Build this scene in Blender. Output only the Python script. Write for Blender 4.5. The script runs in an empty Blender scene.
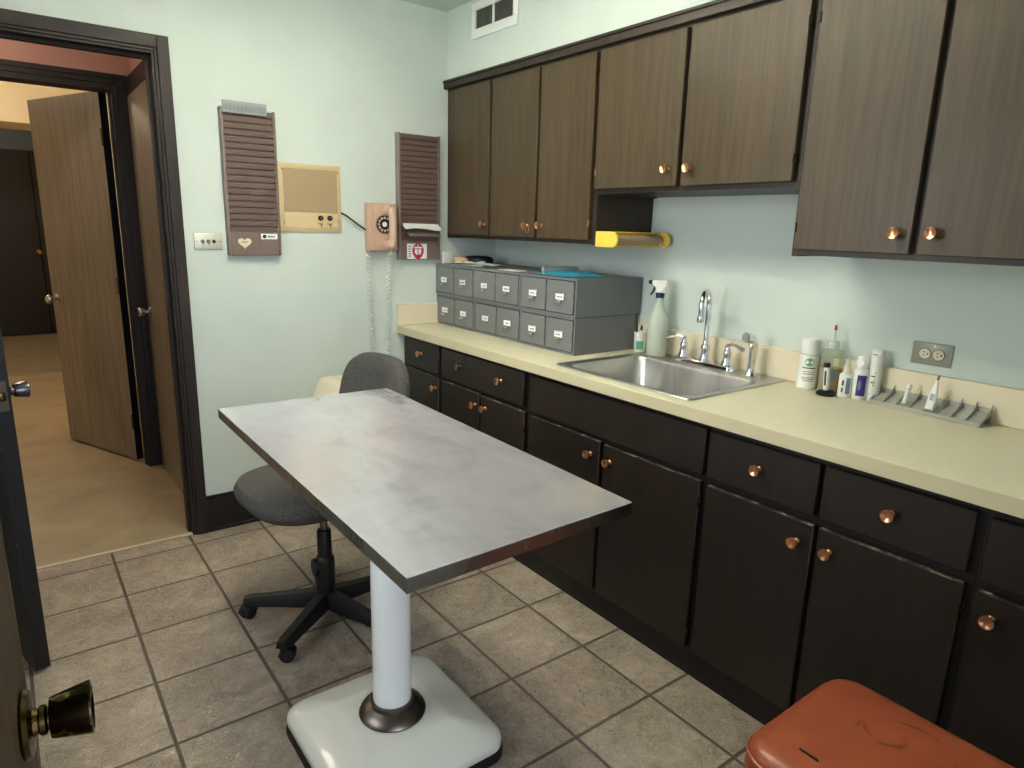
import bpy, bmesh, math, random
from mathutils import Vector, Matrix
random.seed(7)
PI = math.pi
SC = bpy.context.scene
COL = SC.collection

# ------------------------------------------------------------------ materials
def s2l(c):
    return tuple(((v/255)/12.92 if v/255 <= .04045 else ((v/255+.055)/1.055)**2.4) for v in c)

def mat(name, rgb, rough=.5, metal=0.0, trans=0.0, ior=1.45, coat=0.0, spec=.5, emis=None, es=0, alpha=1):
    m = bpy.data.materials.new(name); m.use_nodes = True
    b = m.node_tree.nodes['Principled BSDF']
    b.inputs['Base Color'].default_value = (*s2l(rgb), 1)
    b.inputs['Roughness'].default_value = rough
    b.inputs['Metallic'].default_value = metal
    b.inputs['Transmission Weight'].default_value = trans
    b.inputs['IOR'].default_value = ior
    b.inputs['Coat Weight'].default_value = coat
    b.inputs['Specular IOR Level'].default_value = spec
    if emis:
        b.inputs['Emission Color'].default_value = (*s2l(emis), 1); b.inputs['Emission Strength'].default_value = es
    return m

class NT:
    """small helper to wire nodes"""
    def __init__(s, m):
        s.t = m.node_tree; s.b = s.t.nodes['Principled BSDF']
    def n(s, kind, **kw):
        x = s.t.nodes.new(kind)
        for k, v in kw.items():
            if k in x.inputs: x.inputs[k].default_value = v
            else: setattr(x, k, v)
        return x
    def l(s, a, b): s.t.links.new(a, b)
    def coords(s, scale=(1,1,1), which='Object'):
        tc = s.n('ShaderNodeTexCoord'); mp = s.n('ShaderNodeMapping'); mp.inputs['Scale'].default_value = scale
        s.l(tc.outputs[which], mp.inputs['Vector']); return mp.outputs['Vector']
    def noise(s, vec, scale, detail=4, rough=.55, dist=0.0):
        x = s.n('ShaderNodeTexNoise'); x.inputs['Scale'].default_value = scale; x.inputs['Detail'].default_value = detail
        x.inputs['Roughness'].default_value = rough; x.inputs['Distortion'].default_value = dist
        s.l(vec, x.inputs['Vector']); return x.outputs['Fac']
    def ramp(s, fac, stops):
        r = s.n('ShaderNodeValToRGB'); e = r.color_ramp.elements
        while len(e) < len(stops): e.new(.5)
        for q, (p, c) in zip(e, stops):
            q.position = p; q.color = (*s2l(c), 1) if len(c) == 3 else c
        s.l(fac, r.inputs['Fac']); return r.outputs['Color']
    def val(s, fac, a, b, lo=0.0, hi=1.0):
        r = s.n('ShaderNodeMapRange'); s.l(fac, r.inputs['Value'])
        r.inputs['From Min'].default_value = lo; r.inputs['From Max'].default_value = hi
        r.inputs['To Min'].default_value = a; r.inputs['To Max'].default_value = b; return r.outputs['Result']
    def math(s, op, a, b=None, c=None):
        m = s.n('ShaderNodeMath', operation=op)
        for i, v in enumerate((a, b, c)):
            if v is None: continue
            if isinstance(v, (int, float)): m.inputs[i].default_value = v
            else: s.l(v, m.inputs[i])
        return m.outputs[0]
    def mix(s, fac, a, b, blend='MIX'):
        x = s.n('ShaderNodeMix'); x.data_type = 'RGBA'; x.blend_type = blend
        for sock, v in ((x.inputs[0], fac), (x.inputs[6], a), (x.inputs[7], b)):
            if isinstance(v, (int, float)): sock.default_value = v
            elif isinstance(v, tuple): sock.default_value = (*s2l(v), 1)
            else: s.l(v, sock)
        return x.outputs[2]
    def bump(s, h, strength=.2, dist=.01):
        b = s.n('ShaderNodeBump'); b.inputs['Strength'].default_value = strength; b.inputs['Distance'].default_value = dist
        s.l(h, b.inputs['Height']); s.l(b.outputs['Normal'], s.b.inputs['Normal'])
    def color(s, c): s.l(c, s.b.inputs['Base Color'])
    def rough(s, c): s.l(c, s.b.inputs['Roughness'])

def wall_paint(name, rgb, rough=.6):
    m = mat(name, rgb, rough, spec=.3); t = NT(m); v = t.coords()
    n = t.noise(v, 1.7, 3); d = tuple(int(c*.95) for c in rgb)
    t.color(t.ramp(n, [(.3, d), (.7, rgb)]))
    t.bump(t.noise(v, 260, 2), .06, .002); return m

def wood(name, dark, light, rough=.38, grain=(34, 34, 1.6), spec=.5, cont=1.0, wear=None):
    m = mat(name, light, rough, spec=spec); t = NT(m)
    v = t.coords(grain); n1 = t.noise(v, 1.6, 6, .62, .7)
    v2 = t.coords((grain[0]*5, grain[1]*5, grain[2]*2.2)); n2 = t.noise(v2, 1.3, 3, .6)
    v3 = t.coords((2.2, 2.2, .9)); n3 = t.noise(v3, 1.5, 2)
    f = t.math('ADD', t.math('MULTIPLY', n1, .6), t.math('ADD', t.math('MULTIPLY', n2, .25), t.math('MULTIPLY', n3, .25)))
    c = t.ramp(f, [(.40, dark), (.68, light)])
    if wear:
        w = t.noise(t.coords((1, 1, 1)), 38, 5, .75)
        msk = t.val(w, 0, 1, .70, .74)
        c = t.mix(msk, c, wear)
    t.color(c); t.rough(t.val(n2, rough-.03, rough+.06, .3, .7)); t.bump(n2, .03, .001); return m

M = {}
M['wall'] = wall_paint('mint_paint', (210, 220, 214))
M['ceil'] = wall_paint('ceiling_paint', (204, 224, 208))
M['salmon'] = wall_paint('salmon_paint', (184, 138, 120))
M['yellowwall'] = wall_paint('cream_yellow_paint', (240, 227, 196))
M['greywall'] = wall_paint('grey_blue_paint', (100, 112, 122))
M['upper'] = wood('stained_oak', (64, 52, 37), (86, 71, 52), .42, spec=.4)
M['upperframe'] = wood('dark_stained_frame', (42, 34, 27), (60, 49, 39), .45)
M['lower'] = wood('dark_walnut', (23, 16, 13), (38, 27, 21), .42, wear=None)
M['lowerframe'] = mat('dark_recess_paint', (22, 17, 15), .5)
m = mat('rubbed_edge', (90, 78, 66), .6); t = NT(m); n = t.noise(t.coords((1, 1, 1)), 26, 5, .75)
t.color(t.ramp(n, [(.46, (44, 34, 28)), (.56, (104, 92, 80)), (.70, (190, 182, 170))])); M['worn'] = m
M['casing'] = wood('dark_casing_wood', (26, 22, 21), (54, 45, 41), .48, (60, 60, 2.0), .35)
M['casingh'] = wood('dark_casing_wood_across', (24, 20, 19), (56, 47, 43), .48, (2.0, 60, 60), .35)
M['edge'] = wood('dark_painted_edge', (15, 15, 18), (28, 26, 31), .3, (50, 50, 4), wear=(150, 140, 135))
M['door'] = wood('brown_door_veneer', (100, 91, 78), (146, 134, 116), .34, (26, 26, 1.2))
M['doordark'] = wood('dark_brown_door_veneer', (34, 27, 22), (54, 42, 33), .4, (26, 26, 1.2))
M['upperdark'] = wood('near_black_door_veneer', (22, 18, 16), (36, 29, 25), .4, (26, 26, 1.2))
M['doorb'] = wood('olive_brown_door_veneer', (48, 39, 29), (84, 67, 47), .6, (26, 26, 1.2), .15)
M['brass'] = mat('aged_brass', (186, 140, 84), .25, 1)
M['copper'] = mat('copper_knob', (220, 160, 118), .3, 1)
M['knobgrey'] = mat('tarnished_metal', (120, 112, 106), .35, 1)
M['antique'] = mat('antique_brass', (92, 76, 46), .22, 1)
M['darksteel'] = mat('dark_steel', (92, 92, 98), .25, 1)
M['chrome'] = mat('chrome', (225, 226, 228), .07, 1)
M['black'] = mat('black_plastic', (20, 20, 22), .45)
M['blackrub'] = mat('black_rubber', (16, 16, 16), .7)
M['white'] = mat('white_plastic', (232, 232, 226), .4)
M['whitemetal'] = mat('white_enamel', (226, 228, 228), .22, coat=.4)
M['baseenamel'] = mat('cream_enamel', (224, 223, 212), .25, coat=.3)
M['paper'] = mat('paper', (236, 238, 236), .8)
M['cream'] = mat('cream_plastic', (226, 216, 192), .5)
M['beige'] = mat('beige_phone_plastic', (200, 164, 144), .4)
M['beigeh'] = mat('beige_handset_plastic', (208, 174, 154), .36)
M['yellow'] = mat('yellow_plastic', (244, 206, 84), .42)
M['card'] = mat('cardboard', (170, 148, 118), .8)
M['blue'] = mat('blue_plastic_sleeve', (64, 156, 188), .25)
M['red'] = mat('red_print', (176, 32, 60), .5)
M['purple'] = mat('purple_label', (74, 48, 128), .45)
M['green'] = mat('green_label', (96, 164, 136), .5)
M['navy'] = mat('navy_collar', (38, 42, 88), .4)
M['ink'] = mat('ink', (70, 72, 76), .7)
M['inkblack'] = mat('black_ink', (24, 24, 26), .6)
M['bluegrey'] = mat('blue_grey_label', (110, 140, 165), .5)
M['ventwhite'] = mat('vent_enamel', (232, 234, 230), .4)
M['ventdark'] = mat('vent_dark', (92, 92, 86), .6)
M['tape'] = mat('tan_tape', (216, 168, 118), .5)
M['orangerim'] = mat('orange_red', (205, 70, 50), .5)
M['threshold'] = mat('worn_threshold', (206, 192, 172), .55)
M['lcd'] = mat('grey_lcd', (150, 158, 156), .3)
M['liquidw'] = mat('cloudy_liquid', (214, 218, 196), .1, trans=.7, ior=1.33)
M['liquidy'] = mat('amber_liquid', (226, 196, 132), .08, trans=.75, ior=1.33)
M['clear'] = mat('clear_plastic', (240, 244, 240), .06, trans=1, ior=1.2)
M['milky'] = mat('milky_plastic', (232, 238, 226), .35, trans=.55, ior=1.3)
M['perspex'] = mat('grey_perspex', (196, 200, 204), .25, trans=.5, ior=1.3)
def seethrough(name, tint, k, rough=.05):
    m = bpy.data.materials.new(name); m.use_nodes = True; nt = m.node_tree; b = nt.nodes['Principled BSDF']
    b.inputs['Base Color'].default_value = (*s2l(tint), 1); b.inputs['Roughness'].default_value = rough
    tr = nt.nodes.new('ShaderNodeBsdfTransparent'); tr.inputs['Color'].default_value = (*s2l(tint), 1)
    mx = nt.nodes.new('ShaderNodeMixShader'); mx.inputs[0].default_value = k
    nt.links.new(tr.outputs[0], mx.inputs[1]); nt.links.new(b.outputs[0], mx.inputs[2]); nt.links.new(mx.outputs[0], nt.nodes['Material Output'].inputs['Surface']); return m
M['glass'] = seethrough('window_glass', (250, 252, 250), .06)
M['clear'] = seethrough('clear_bottle_plastic', (236, 240, 228), .22)
M['liquidy'] = seethrough('amber_oil', (236, 214, 160), .45)
M['milky'] = seethrough('milky_bottle_plastic', (226, 233, 222), .62, .3)
M['light'] = mat('lit_diffuser', (255, 255, 250), .5, emis=(255, 249, 230), es=9.5)
M['halllight'] = mat('lit_globe', (255, 240, 210), .5, emis=(255, 238, 212), es=52.0)
M['hallglobe'] = mat('lit_hall_globe', (255, 240, 220), .5, emis=(255, 244, 228), es=12.5)

def steel(name, rgb, rough, scr=(3, 90, 3)):
    m = mat(name, rgb, rough, 1); t = NT(m)
    a = t.noise(t.coords(scr), 3, 4, .6); b = t.noise(t.coords((1, 1, 1)), 3.2, 4, .6, 1.5); c = t.noise(t.coords((1, 5, 1)), 2.0, 3, .5, .8)
    t.rough(t.val(t.math('ADD', t.math('MULTIPLY', b, .7), t.math('MULTIPLY', a, .3)), rough-.05, rough+.06, .3, .7))
    d = tuple(int(v*.86) for v in rgb)
    t.color(t.ramp(c, [(.36, d), (.62, rgb)])); return m
m = mat('brushed_steel_tabletop', (206, 207, 212), .18, .6); t = NT(m)
a_ = t.noise(t.coords((5, 1.6, 1)), 1.6, 4, .55, 1.2); b_ = t.noise(t.coords((1, 1, 1)), 3.0, 4, .55, 1.6); c_ = t.noise(t.coords((1, 1, 1)), 60, 3, .6)
f_ = t.math('ADD', t.math('MULTIPLY', a_, .45), t.math('ADD', t.math('MULTIPLY', b_, .45), t.math('MULTIPLY', c_, .10)))
t.color(t.ramp(f_, [(.36, (176, 175, 183)), (.46, (196, 195, 202)), (.60, (206, 205, 210))])); M['tabletop'] = m
M['tableedge'] = steel('steel_edge', (150, 148, 146), .28)
M['sink'] = steel('sink_steel', (212, 209, 206), .34, (3, 60, 3))
M['platedark'] = mat('worn_bronze_plate', (84, 76, 66), .5, .7)
M['dullmetal'] = steel('dull_metal', (120, 112, 104), .34)
M['aluminium'] = mat('grey_tray_metal', (172, 170, 158), .5)
M['nickel'] = mat('nickel_plate', (196, 196, 190), .25, 1)
M['switchsteel'] = mat('switch_steel', (208, 207, 194), .4, .35)
M['plate'] = mat('steel_outlet_plate', (148, 148, 134), .45, .35)

m = mat('counter_laminate', (226, 219, 186), .32); t = NT(m)
t.color(t.ramp(t.noise(t.coords(), 90, 3), [(.35, (222, 214, 184)), (.65, (226, 219, 189))])); M['counter'] = m
m = mat('counter_edge_laminate', (200, 190, 158), .4); M['counteredge'] = m
m = mat('splash_laminate', (226, 214, 188), .4); M['splash'] = m

m = mat('grey_crackle_enamel', (116, 118, 120), .42); t = NT(m)
t.bump(t.noise(t.coords(), 420, 2), .12, .001); M['filegrey'] = m
m = mat('grey_drawer_enamel', (120, 121, 122), .4); M['filedrawer'] = m
m = mat('grey_gap', (58, 59, 61), .6); M['filegap'] = m

m = mat('rack_brown_enamel', (120, 103, 95), .45); M['rack'] = m
m = mat('rack_slot_enamel', (102, 83, 75), .5); M['rackslat'] = m
m = mat('rack_side', (134, 120, 116), .45); M['rackside'] = m

m = mat('intercom_beige', (212, 190, 148), .5); M['intercom'] = m
m = mat('intercom_grille', (190, 164, 118), .6); t = NT(m)
vx = t.coords((1, 1, 1)); w = t.n('ShaderNodeTexWave'); w.inputs['Scale'].default_value = 130; w.bands_direction = 'Z'; t.l(vx, w.inputs['Vector'])
t.bump(w.outputs['Fac'], .5, .002); t.color(t.ramp(w.outputs['Fac'], [(.2, (164, 142, 110)), (.8, (190, 166, 128))])); M['grille'] = m

m = mat('charcoal_fabric', (84, 84, 82), .95, spec=.2); t = NT(m)
f = t.noise(t.coords(), 330, 3, .7)
t.color(t.ramp(f, [(.3, (44, 43, 41)), (.5, (72, 70, 67)), (.72, (116, 113, 108))])); t.bump(f, .3, .002); M['fabric'] = m

m = mat('orange_vinyl', (190, 92, 54), .36); t = NT(m)
v = t.coords(); n = t.noise(v, 2.4, 4, .6, .6)
c = t.ramp(n, [(.35, (142, 68, 42)), (.65, (160, 82, 52))])
# worn ring stains on the seat
sep = t.n('ShaderNodeSeparateXYZ'); t.l(v, sep.inputs[0])
wob = t.math('MULTIPLY', t.math('SUBTRACT', t.noise(v, 14, 3), .5), .035)
def ring(cx, cy, r, w):
    dx = t.math('SUBTRACT', sep.outputs[0], cx); dy = t.math('SUBTRACT', sep.outputs[1], cy)
    d = t.math('ADD', t.math('SQRT', t.math('ADD', t.math('MULTIPLY', dx, dx), t.math('MULTIPLY', dy, dy))), wob)
    return t.val(t.math('ABSOLUTE', t.math('SUBTRACT', d, r)), 1, 0, 0, w)
k = t.math('MAXIMUM', ring(.055, .045, .034, .007), ring(.035, .005, .082, .006))
brk = t.val(t.noise(v, 17, 3), 0, 1, .42, .58)
c = t.mix(t.math('MULTIPLY', t.math('MULTIPLY', k, brk), .9), c, (88, 40, 28))
t.color(c); t.bump(t.noise(v, 300, 2), .08, .001); M['vinyl'] = m
M['piping'] = mat('orange_piping', (150, 72, 46), .35)

# stone look floor tile: grid phase and size of the tiles
TS, TX, TY = .3127, -2.0306, -.1073
m = mat('stone_floor_tile', (170, 152, 132), .42); t = NT(m)
v = t.coords(); sep = t.n('ShaderNodeSeparateXYZ'); t.l(v, sep.inputs[0])
def cell(o, ph):
    a = t.math('DIVIDE', t.math('SUBTRACT', o, ph), TS); fl = t.math('FLOOR', a); fr = t.math('SUBTRACT', a, fl)
    e = t.math('MULTIPLY', t.math('MINIMUM', fr, t.math('SUBTRACT', 1.0, fr)), TS); return fl, e
fx, ex = cell(sep.outputs[0], TX); fy, ey = cell(sep.outputs[1], TY)
e = t.math('MINIMUM', ex, ey); grout = t.val(e, 1, 0, .0036, .0062)
wn = t.n('ShaderNodeTexWhiteNoise'); wn.noise_dimensions = '2D'; cb = t.n('ShaderNodeCombineXYZ'); t.l(fx, cb.inputs[0]); t.l(fy, cb.inputs[1]); t.l(cb.outputs[0], wn.inputs['Vector'])
vo = t.n('ShaderNodeVectorMath', operation='ADD'); t.l(v, vo.inputs[0]); sc = t.n('ShaderNodeVectorMath', operation='SCALE'); t.l(wn.outputs['Color'], sc.inputs[0]); sc.inputs['Scale'].default_value = 7; t.l(sc.outputs[0], vo.inputs[1])
vv = vo.outputs[0]
n1 = t.noise(vv, 7, 6, .62, 1.2); n2 = t.noise(vv, 24, 8, .72, 2.4); n3 = t.noise(vv, 2.2, 2)
rg = t.math('ABSOLUTE', t.math('SUBTRACT', t.noise(vv, 19, 8, .75, 3.0), .5)); rg = t.val(rg, 1, 0, 0, .06)
f = t.math('ADD', t.math('MULTIPLY', n1, .45), t.math('ADD', t.math('MULTIPLY', n2, .4), t.math('MULTIPLY', n3, .15)))
f = t.math('ADD', f, t.math('MULTIPLY', t.math('SUBTRACT', wn.outputs['Value'], .5), .05))
c = t.ramp(f, [(.36, (122, 106, 92)), (.5, (164, 146, 128)), (.64, (208, 191, 171))])
c = t.mix(t.math('MULTIPLY', rg, .5), c, (224, 211, 194)); c = t.mix(grout, c, (104, 92, 82)); t.color(c)
t.rough(t.val(n2, .34, .62, .3, .7))
h = t.math('ADD', t.math('ADD', t.math('MULTIPLY', n2, .6), t.math('MULTIPLY', rg, .25)), t.math('MULTIPLY', n1, .4)); h = t.math('SUBTRACT', h, t.math('MULTIPLY', grout, .9))
t.bump(h, .85, .0075); M['tile'] = m
m = mat('tan_vinyl_floor', (172, 150, 118), .38); t = NT(m); v = t.coords()
n = t.noise(v, 3, 5, .6, .8); c = t.ramp(n, [(.3, (144, 127, 101)), (.7, (170, 153, 124))])
sep = t.n('ShaderNodeSeparateXYZ'); t.l(v, sep.inputs[0])
ln = t.val(t.math('ABSOLUTE', t.math('SUBTRACT', t.math('FRACT', t.math('DIVIDE', t.math('ADD', sep.outputs[0], 1.97+5), .9)), .5)), 0, 1, .496, .498)
t.color(t.mix(t.math('MULTIPLY', ln, .5), c, (200, 184, 152))); M['vinylfloor'] = m
m = mat('worn_grey_floor', (150, 130, 100), .5); t = NT(m)
t.color(t.ramp(t.noise(t.coords(), 4, 5, .65, .6), [(.3, (128, 114, 94)), (.7, (152, 140, 120))])); M['greyfloor'] = m

m = mat('marbled_knob', (60, 50, 22), .15, 1); t = NT(m); n = t.noise(t.coords(), 22, 3, .5, 1.0)
t.color(t.ramp(n, [(.56, (58, 47, 32)), (.60, (176, 160, 74)), (.64, (62, 50, 34))])); M['knobmarble'] = m

# ------------------------------------------------------------------ mesh builder
class MB:
    def __init__(s): s.bm = bmesh.new(); s.mats = []; s.cur = 0
    def use(s, m):
        if m not in s.mats: s.mats.append(m)
        s.cur = s.mats.index(m); return s
    def _add(s, tmp, M4=None, smooth=False):
        for f in tmp.faces: f.material_index = s.cur; f.smooth = smooth
        if M4 is not None: tmp.transform(M4)
        me = bpy.data.meshes.new('tmp'); tmp.to_mesh(me); tmp.free(); s.bm.from_mesh(me); bpy.data.meshes.remove(me); return s
    def box(s, x0, x1, y0, y1, z0, z1, bev=0, seg=2, M4=None):
        b = bmesh.new(); bmesh.ops.create_cube(b, size=1)
        cx, cy, cz = (x0+x1)/2, (y0+y1)/2, (z0+z1)/2
        for v in b.verts: v.co = Vector((cx+v.co.x*abs(x1-x0), cy+v.co.y*abs(y1-y0), cz+v.co.z*abs(z1-z0)))
        if bev: bmesh.ops.bevel(b, geom=b.edges[:], offset=bev, segments=seg, affect='EDGES', profile=.5)
        return s._add(b, M4, False)
    def prism(s, poly, axis, a, b_, bev=0, M4=None, smooth=False, seg=2):
        """extrude a 2D polygon along an axis (x: poly is (y,z); y: (x,z); z: (x,y))"""
        def P(u, v, w): return Vector({'x': (w, u, v), 'y': (u, w, v), 'z': (u, v, w)}[axis])
        b = bmesh.new()
        v0 = [b.verts.new(P(u, v, a)) for u, v in poly]; v1 = [b.verts.new(P(u, v, b_)) for u, v in poly]
        n = len(poly); b.faces.new(v0); b.faces.new(v1[::-1])
        for i in range(n): b.faces.new((v0[i], v0[(i+1) % n], v1[(i+1) % n], v1[i]))
        bmesh.ops.recalc_face_normals(b, faces=b.faces[:])
        if bev: bmesh.ops.bevel(b, geom=[e for e in b.edges if abs((e.verts[0].co-e.verts[1].co)['xyz'.index(axis)]) < 1e-6], offset=bev, segments=seg, affect='EDGES')
        return s._add(b, M4, smooth)
    def lathe(s, prof, M4=None, seg=24, cap=True, smooth=True):
        """revolve (r,z) about z"""
        b = bmesh.new(); rings = []
        for r, z in prof:
            if r < 1e-6: rings.append([b.verts.new((0, 0, z))])
            else: rings.append([b.verts.new((r*math.cos(2*PI*i/seg), r*math.sin(2*PI*i/seg), z)) for i in range(seg)])
        for A, B in zip(rings, rings[1:]):
            for i in range(seg):
                j = (i+1) % seg
                if len(A) == 1 and len(B) == 1: continue
                if len(A) == 1: b.faces.new((A[0], B[i], B[j]))
                elif len(B) == 1: b.faces.new((A[i], A[j], B[0]))
                else: b.faces.new((A[i], A[j], B[j], B[i]))
        if cap:
            if len(rings[0]) > 1: b.faces.new(rings[0][::-1])
            if len(rings[-1]) > 1: b.faces.new(rings[-1])
        bmesh.ops.recalc_face_normals(b, faces=b.faces[:])
        return s._add(b, M4, smooth)
    def tube(s, pts, r, seg=10, M4=None, closed=False):
        b = bmesh.new(); pts = [Vector(p) for p in pts]; n = len(pts); rings = []
        up = None
        for i, p in enumerate(pts):
            d = (pts[min(i+1, n-1)]-pts[max(i-1, 0)]).normalized()
            if up is None:
                up = Vector((0, 0, 1)) if abs(d.z) < .9 else Vector((1, 0, 0))
            a = d.cross(up)
            if a.length < 1e-6: a = d.orthogonal()
            a.normalize(); c = a.cross(d).normalized(); up = c
            rr = r(i/(n-1)) if callable(r) else r
            rings.append([b.verts.new(p+rr*(a*math.cos(2*PI*k/seg)+c*math.sin(2*PI*k/seg))) for k in range(seg)])
        for A, B in zip(rings, rings[1:]):
            for i in range(seg): b.faces.new((A[i], A[(i+1) % seg], B[(i+1) % seg], B[i]))
        b.faces.new(rings[0][::-1]); b.faces.new(rings[-1])
        bmesh.ops.recalc_face_normals(b, faces=b.faces[:])
        return s._add(b, M4, True)
    def loft(s, rings, M4=None, smooth=True, cap=True):
        b = bmesh.new(); R = [[b.verts.new(p) for p in r] for r in rings]; n = len(R[0])
        for A, B in zip(R, R[1:]):
            for i in range(n): b.faces.new((A[i], A[(i+1) % n], B[(i+1) % n], B[i]))
        if cap: b.faces.new(R[0][::-1]); b.faces.new(R[-1])
        bmesh.ops.recalc_face_normals(b, faces=b.faces[:])
        return s._add(b, M4, smooth)
    def build(s, name, material=None, parent=None, org=None, kind=None):
        me = bpy.data.meshes.new(name)
        if org is not None: bmesh.ops.translate(s.bm, verts=s.bm.verts[:], vec=-Vector(org))
        s.bm.to_mesh(me); s.bm.free()
        for mm in (s.mats or [material]): me.materials.append(M[mm])
        me.update()
        if hasattr(me, 'set_sharp_from_angle'): me.set_sharp_from_angle(angle=math.radians(40))
        o = bpy.data.objects.new(name, me); COL.objects.link(o)
        if parent is not None: o.parent = parent
        if kind: o['kind'] = kind
        return o

def rrect(x0, x1, y0, y1, r, seg=6):
    out = []
    for cx, cy, a0 in ((x1-r, y1-r, 0), (x0+r, y1-r, PI/2), (x0+r, y0+r, PI), (x1-r, y0+r, 1.5*PI)):
        for i in range(seg+1):
            a = a0+PI/2*i/seg; out.append((cx+r*math.cos(a), cy+r*math.sin(a)))
    return out

def T(x, y, z): return Matrix.Translation((x, y, z))
def Rot(deg, ax): return Matrix.Rotation(math.radians(deg), 4, ax)

def thing(name, label, cat, loc=(0, 0, 0), rz=0, group=None, kind=None):
    o = bpy.data.objects.new(name, None); COL.objects.link(o); o.empty_display_size = .05
    o.location = loc; o.rotation_euler = (0, 0, rz)
    o['label'] = label; o['category'] = cat
    if group: o['group'] = group
    if kind: o['kind'] = kind
    return o
def tag(o, label, cat, group=None, kind=None):
    o['label'] = label; o['category'] = cat
    if group: o['group'] = group
    if kind: o['kind'] = kind
    return o
def one(mb, name, material, label, cat, loc, rz=0, group=None, kind=None):
    o = mb.build(name, material); o.location = loc; o.rotation_euler = (0, 0, rz)
    return tag(o, label, cat, group, kind)
def struct(mb, name, material, label, cat=None):
    o = mb.build(name, material); o['kind'] = 'structure'; o['label'] = label
    o['category'] = cat or name.split('_')[0]; return o

# ------------------------------------------------------------------ the room shell
ZC = 2.478
struct(MB().box(-2.62, 0, -3.32, 0, -.08, 0), 'floor', 'tile', 'floor of square taupe stone-look tiles with dark grout in the exam room')
struct(MB().box(-4.0, -1.4, 0, 4.27, -.08, 0), 'floor_hall', 'vinylfloor', 'tan vinyl floor of the hallway beyond the doorway', 'floor')
struct(MB().box(-4.0, -1.0, 4.27, 7.0, -.08, 0), 'floor_far', 'greyfloor', 'duller worn floor at the far end of the hallway', 'floor')
struct(MB().box(-2.62, .12, -3.32, .12, ZC, ZC+.1), 'ceiling', 'ceil', 'pale green ceiling of the exam room')
struct(MB().box(-4.0, -1.49, .12, 1.22, ZC, ZC+.1), 'ceiling_hall', 'salmon', 'salmon ceiling over the hallway behind the door frame', 'ceiling')
struct(MB().box(-4.0, -1.0, 1.22, 7.0, 2.62, 2.72), 'ceiling_far', 'yellowwall', 'yellow ceiling of the far room', 'ceiling')
OX0, OX1, OZ = -2.51, -1.70, 2.065
struct(MB().box(-4.0, OX0-.015, 0, .12, 0, ZC).box(OX1+.015, .12, 0, .12, 0, ZC).box(OX0-.015, OX1+.015, 0, .12, OZ+.015, ZC),
       'wall_back', 'wall', 'pale mint back wall with telephone and letter racks')
struct(MB().box(0, .12, -3.32, 0, 0, ZC), 'wall_right', 'wall', 'mint wall behind the sink counter')
WY0, WY1, WZ0, WZ1 = -1.80, -.85, 1.0, 2.05
struct(MB().box(-2.74, -2.62, -3.32, WY0, 0, ZC).box(-2.74, -2.62, WY1, 0, 0, ZC).box(-2.74, -2.62, WY0, WY1, 0, WZ0).box(-2.74, -2.62, WY0, WY1, WZ1, ZC), 'wall_left', 'wall', 'mint wall on the side of the open doors')
struct(MB().box(-2.62, -2.40, -3.32, -3.2, 0, ZC).box(-1.52, 0, -3.32, -3.2, 0, ZC).box(-2.40, -1.52, -3.32, -3.2, 2.075, ZC),
       'wall_front', 'wall', 'mint wall with the entry doorway')
struct(MB().box(-.33, 0, -3.2, 0, 2.152, ZC), 'wall_soffit', 'wall', 'pale mint soffit above the upper cabinets', 'wall')
wn_ = thing('window_1', 'window letting daylight in between the two open doors', 'window', (-2.68, (WY0+WY1)/2, WZ0), 0, kind='structure')
hw_, hh_ = (WY1-WY0)/2, WZ1-WZ0
MB().box(-.04, .04, -hw_, -hw_+.04, 0, hh_).box(-.04, .04, hw_-.04, hw_, 0, hh_).box(-.04, .04, -hw_+.04, hw_-.04, 0, .04).box(-.04, .04, -hw_+.04, hw_-.04, hh_-.04, hh_).box(-.03, .03, -hw_+.04, hw_-.04, hh_/2-.02, hh_/2+.02).build('sash', 'casing', wn_)
MB().box(-.003, .003, -hw_+.04, hw_-.04, .04, hh_/2-.02).box(-.003, .003, -hw_+.04, hw_-.04, hh_/2+.02, hh_-.04).build('pane', 'glass', wn_)
# casing (architrave) of the doorway, and the jamb lining behind it
def casing_profile(mb, x0, x1, z0, z1, vertical=True, inner='-'):
    pass
mb = MB()
for a, b, d in ((-1.700, -1.690, .010), (-1.690, -1.678, .015), (-1.678, -1.634, .021)):
    mb.box(a, b, -d, 0, 0, OZ+(b+1.700)+.004, .0015, 1)
struct(mb, 'trim_1', 'casing', 'dark wood upright door casing beside the switch plate', 'trim')
mb = MB()
for a, b, d in ((0, .010, .010), (.010, .022, .015), (.022, .070, .021)):
    mb.box(OX0-b, OX1+a, -d, 0, OZ+a, OZ+b, .0015, 1)
struct(mb, 'trim_2', 'casingh', 'dark wood head casing across the top of the doorway', 'trim')
mb = MB()
for a, b, d in ((0, .010, .010), (.010, .022, .015), (.022, .070, .021)):
    mb.box(OX0-b, OX0-a, -d, 0, 0, OZ+b, .0015, 1)
struct(mb, 'trim_3', 'casing', 'dark wood casing on the hinge side of the doorway', 'trim')
mb = MB().box(OX1, OX1+.015, 0, .12, 0, OZ+.015).box(OX0-.015, OX0, 0, .12, 0, OZ+.015).box(OX0, OX1, 0, .12, OZ, OZ+.015)
mb.box(OX1-.012, OX1, .04, .075, 0, OZ).box(OX0, OX1-.012, .04, .075, OZ-.012, OZ)
struct(mb, 'trim_4', 'casing', 'dark jamb lining and door stop inside the doorway', 'trim')
tag(MB().box(OX0, OX1-.012, .004, .022, 0, .005, .002, 1).box(-1.755, OX1, -.006, .024, 0, .0056, .002, 1).build('trim_5', 'threshold'), 'pale worn threshold strip across the doorway floor', 'trim', kind='structure')
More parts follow.
